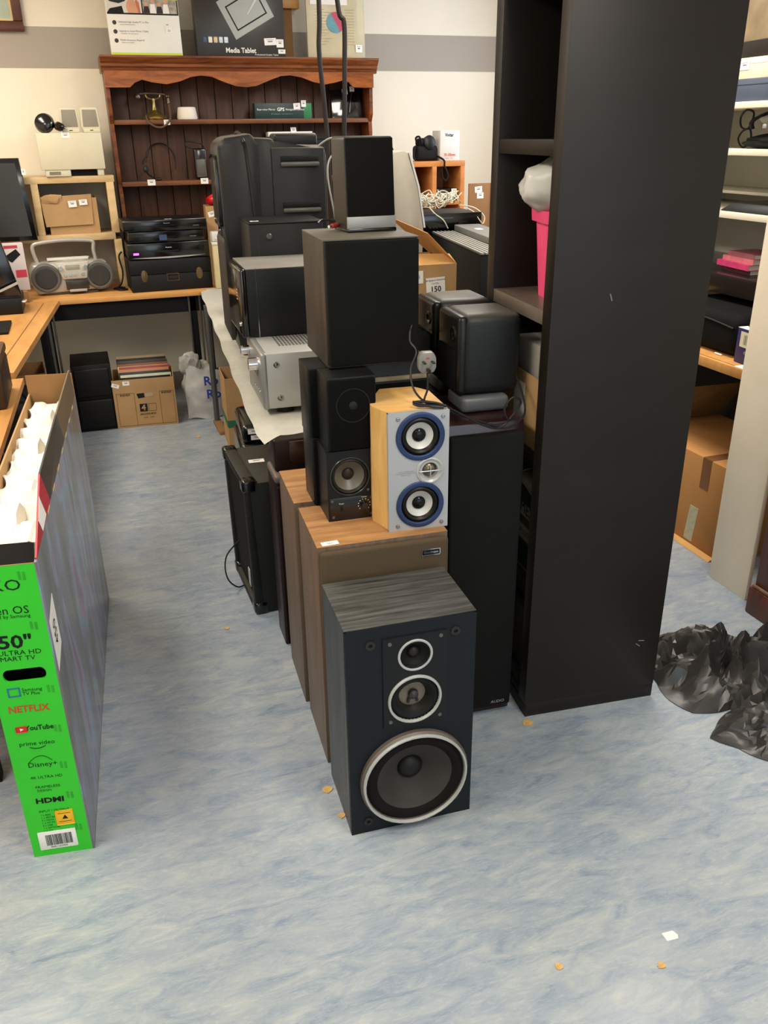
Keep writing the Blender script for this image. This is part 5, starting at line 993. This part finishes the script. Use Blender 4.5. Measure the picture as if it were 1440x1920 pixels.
part('body',P().blob((.12,.0,.055),(.13,.16,.075),4,.12,2,3,-.02),nv,t); part('grey_pocket',P().blob((.05,.06,.06),(.07,.07,.045),3,.12,2,5,-.02),gf,t); part('strap',P().tube([(.0,.14,.0),(-.02,.12,.05),(.0,.06,.105),(.03,-.03,.125)],.009),blackm,t); part('buckle',P().box(-.035,-.02,.03,.05,.0,.03,.004),silver,t)
tag(part('folded_dark_bag',P().blob((2.60,2.74,1.502),(.16,.26,.034),4,.12,2,9,1.4785),M('bag_greenblack',(34,40,38),.8)),'flat folded dark green bag lying under the backpack','bag')
tag(part('coiled_cable',P().tube([(2.52,2.92,1.600),(2.52,2.96,1.615),(2.52,2.99,1.59),(2.52,2.98,1.555),(2.52,2.94,1.55)],.004,6,closed=True).tube([(2.53,2.94,1.545),(2.53,2.98,1.54),(2.53,3.00,1.51),(2.53,2.97,1.482),(2.53,2.93,1.50)],.004,6,closed=True),cab),'two loops of black cable beside the backpack','cable')
tag(part('black_laptop',P().hexa([(2.43,2.50,1.253),(2.43,2.93,1.253),(2.68,2.95,1.253),(2.68,2.50,1.253)],[(2.45,2.50,1.285),(2.45,2.88,1.285),(2.68,2.90,1.285),(2.68,2.50,1.285)],.003),black),'slim black laptop-like device lying on lower white shelf','laptop')
for k,(x,y,dy,dz,c,l) in enumerate(((2.46,2.74,.19,.020,(84,40,44),'dark red paperback at the bottom of the pink stack on dark bench'),(2.44,2.73,.21,.022,(196,60,110),'magenta paperback, second up in the stack on dark bench'),(2.45,2.72,.20,.018,(206,116,124),'salmon pink paperback, third up in the stack on dark bench'),(2.46,2.73,.17,.018,(150,90,100),'mauve paperback on top of the stack on dark bench'))):
    z=1.0205+[0,.0205,.043,.0615][k]; q=thing('paperback_book',l,'book',(x,y,z),-6,'pink paperbacks on the dark bench'); part('cover',P().box(0,.13,0,dy,0,.002).box(0,.13,0,dy,dz-.002,dz).box(0,.002,0,dy,.002,dz-.002),M('book_%d'%k,c,.4,var=.15,scale=30),q); part('pages',P().box(.002,.126,.003,dy-.003,.002,dz-.002),M('pages',(200,190,170),.8),q)
t=thing('black_holdall','large black padded holdall on the orange desk at right','bag',(2.24,2.47,.763),0)
part('body',P().box(0,.34,.03,.52,0,.155,.045,4),M('holdall_black',(34,35,36),.8,var=.1,bump=.5,bscale=250),t); part('seam',P().tube([(-.002,.06,.11),(-.003,.25,.125),(-.002,.48,.115)],.004,6),M('seam_dark',(16,16,16),.6,var=0),t); part('zip_pull',P().box(-.006,0,.10,.14,.0,.006,.002),white,t); part('handle',P().tube([(.05,.02,.10),(.02,.0,.13),(.05,.0,.08),(.06,.03,.05)],.007),blackm,t)
t=thing('blue_carton','small navy blue printed carton with barcode on the orange desk at right','box',(2.215,2.36,.763),-4)
part('body',P().box(0,.09,0,.13,0,.125,.002),M('navy_box',(34,38,92),.45),t); part('white_top',P().box(0,.09,0,.13,.125,.127),white,t); bb=part('barcode_label',P().box(-.001,0,.03,.11,.06,.115),M('label_cream',(220,214,180),.6,var=0),t)
part('barcode',P().box(-.0016,-.001,.045,.047,.07,.105).box(-.0016,-.001,.05,.054,.07,.105).box(-.0016,-.001,.058,.060,.07,.105).box(-.0016,-.001,.064,.068,.07,.105).box(-.0016,-.001,.073,.075,.07,.105).box(-.0016,-.001,.079,.084,.07,.105).box(-.0016,-.001,.088,.090,.07,.105),M('grey_ink',(120,120,124),.7,var=0),bb); text('Oasis',.014,(-.001,.065,.042),'left',white,t)
tag(part('paper_ticket',P().box(2.175,2.215,2.33,2.43,.7628,.7634),white),'white paper ticket stuck to orange desk edge','ticket')
t=thing('large_carton','large taped brown carton on floor under right desk with open flaps','box',(2.17,2.34,0),0)
part('body',P().box(0,.42,0,.62,0,.385,.003),M('carton_orange',(184,134,82),.85,var=.08,scale=5,bump=.1),t)
part('open_flap',P().hexa([(.0,.60,.385),(.42,.60,.385),(.42,.604,.385),(0,.604,.385)],[(.02,.50,.56),(.44,.48,.56),(.44,.484,.56),(.02,.504,.56)]),M('carton_flap',(150,124,78),.85,var=.1),t)
part('brown_tape',P().box(-.0012,0,.115,.165,.26,.385),M('tape_brown',(122,84,50),.3,var=.1),t); part('tape_on_top',P().box(0,.42,.115,.165,.385,.3862),MATS['tape_brown'],t)
tp=part('clear_label',P().hexa([(-.0014,.165,.02),(-.0014,.215,.02),(0,.215,.02),(0,.165,.02)],[(-.0014,.15,.17),(-.0014,.20,.17),(0,.20,.17),(0,.15,.17)]),M('label_pale',(186,180,150),.4,var=.15,scale=50),t)
sticker(t,(-.001,.30,.34),'left',.03,.035); sticker(t,(-.001,.315,.30),'left',.03,.03)
tag(part('flattened_card',P().hexa([(2.14,2.36,.001),(2.14,2.72,.001),(2.169,2.72,.001),(2.169,2.36,.001)],[(2.15,2.36,.008),(2.15,2.72,.012),(2.169,2.72,.012),(2.169,2.36,.008)]),M('card_pale',(200,154,96),.8)),'flattened cardboard strip on floor beneath the large carton','cardboard')
# bin bag: crumpled black polythene
def binbag():
    p=P()
    def sheet(outline,H,seed,NR=15,NT=84,zb=.0):
        cx=sum(q[0] for q in outline)/len(outline); cy=sum(q[1] for q in outline)/len(outline)
        pol=sorted((math.atan2(y-cy,x-cx),math.hypot(x-cx,y-cy)) for x,y in outline)
        def rad(t):
            t=(t+PI)%(2*PI)-PI
            for i in range(len(pol)):
                a0,r0=pol[i-1]; a1,r1=pol[i]
                if i==0: a0-=2*PI
                if a0<=t<=a1: return r0+(r1-r0)*(t-a0)/(a1-a0)
            a0,r0=pol[-1]; a1,r1=pol[0]; return r0+(r1-r0)*(t-a0)/(a1+2*PI-a0)
        rnd=random.Random(seed); rings=[]
        for i in range(1,NR+1):
            ring=[]
            for k in range(NT):
                f=i/NR; t=2*PI*k/NT+rnd.uniform(-.03,.03)
                f2=min(1,f+rnd.uniform(-.022,.022)) if i<NR else 1; rr=rad(t)*f2*(1+0)
                x=cx+rr*math.cos(t); y=cy+rr*math.sin(t)
                q=Vector((x*5.5,y*7.5,seed)); q=q+.5*Vector((noise.noise(q*1.3),noise.noise(q*1.3+Vector((5,5,5))),0)); rid=1-abs(noise.noise(q))*3.4; rid2=1-abs(noise.noise(q*2.2+Vector((3,1,0))))*2.6
                env=min(1,(1-f)*1.9)**.8
                z=zb+.003+H*env*(.36+.46*max(-.3,rid)+.24*max(-.6,rid2))
                ring.append(p.bm.verts.new((x,y,max(z,.002))))
            rings.append(ring)
        c=p.bm.verts.new((cx,cy,zb+H*.7))
        for k in range(NT): p.bm.faces.new((c,rings[0][k],rings[0][(k+1)%NT]))
        for A,B in zip(rings[:-1],rings[1:]):
            for k in range(NT):
                k2=(k+1)%NT
                if (k+seed)%2: p.bm.faces.new((A[k],B[k],B[k2])); p.bm.faces.new((A[k],B[k2],A[k2]))
                else: p.bm.faces.new((A[k],B[k],A[k2])); p.bm.faces.new((B[k],B[k2],A[k2]))
        bt=[p.bm.verts.new((v.co.x,v.co.y,.0012)) for v in rings[-1]]
        for k in range(NT): p.bm.faces.new((rings[-1][k],bt[k],bt[(k+1)%NT],rings[-1][(k+1)%NT]))
        p.bm.faces.new(bt[::-1])
    sheet([(1.475,1.76),(1.50,1.86),(1.575,1.945),(1.66,1.985),(1.74,1.96),(1.79,1.84),(1.86,1.74),(1.93,1.70),(1.98,1.5),(1.85,1.47),(1.72,1.50),(1.60,1.575),(1.48,1.60),(1.455,1.68)],.15,3)
    sheet([(1.80,1.80),(1.92,1.80),(1.98,1.7),(1.99,1.45),(1.90,1.36),(1.78,1.44),(1.74,1.62)],.22,8)
    sheet([(1.455,1.488),(1.50,1.52),(1.60,1.57),(1.78,1.60),(1.95,1.5),(1.93,1.28),(1.80,1.20),(1.66,1.24),(1.555,1.345),(1.50,1.43)],.085,14)
    return p
tag(part('black_bin_bag',binbag(),M('bin_bag_polythene',(72,69,66),.34,var=.1,bump=.4,bscale=22),smooth=20),'crumpled empty black bin bag lying on floor at right','bag')
# ================================================================ FLOOR DEBRIS
wl=tag(part('dropped_label',P().prism([(0,0),(.026,-.002),(.030,.006),(.026,.018),(0,.020)],'z',.0005,.001),white),'small white paper label lying on the blue floor at front right','label'); wl.location=(.948,.985,0)
lf=M('leaf_tan',(196,160,104),.8,var=.2,scale=200)
random.seed(3)
for x,y,s,l in ((.705,1.010,.010,'tan flake of dried leaf nearest the frame bottom centre-right'),(.902,.941,.009,'tan flake of dried leaf below the dropped white label'),(1.013,1.722,.016,'orange-brown chip beside the corner of the black shelf unit'),(.400,1.66,.014,'brown leaf fragment left of the black three-way speaker base'),(.408,1.56,.010,'pale brown fragment against the three-way speaker side'),(.469,4.62,.018,'tan curled leaf on floor before the carrier bag'),(.284,2.535,.010,'tan leaf flake in the aisle left of the guitar amplifier')):
    pts=[(s*(.7+.5*random.random())*math.cos(a),s*(.7+.4*random.random())*math.sin(a)) for a in [2*PI*k/7 for k in range(7)]]
    o=tag(part('leaf_flake',P().prism(pts,'z',.0005,.002),lf),l,'debris'); o.location=(x,y,0)
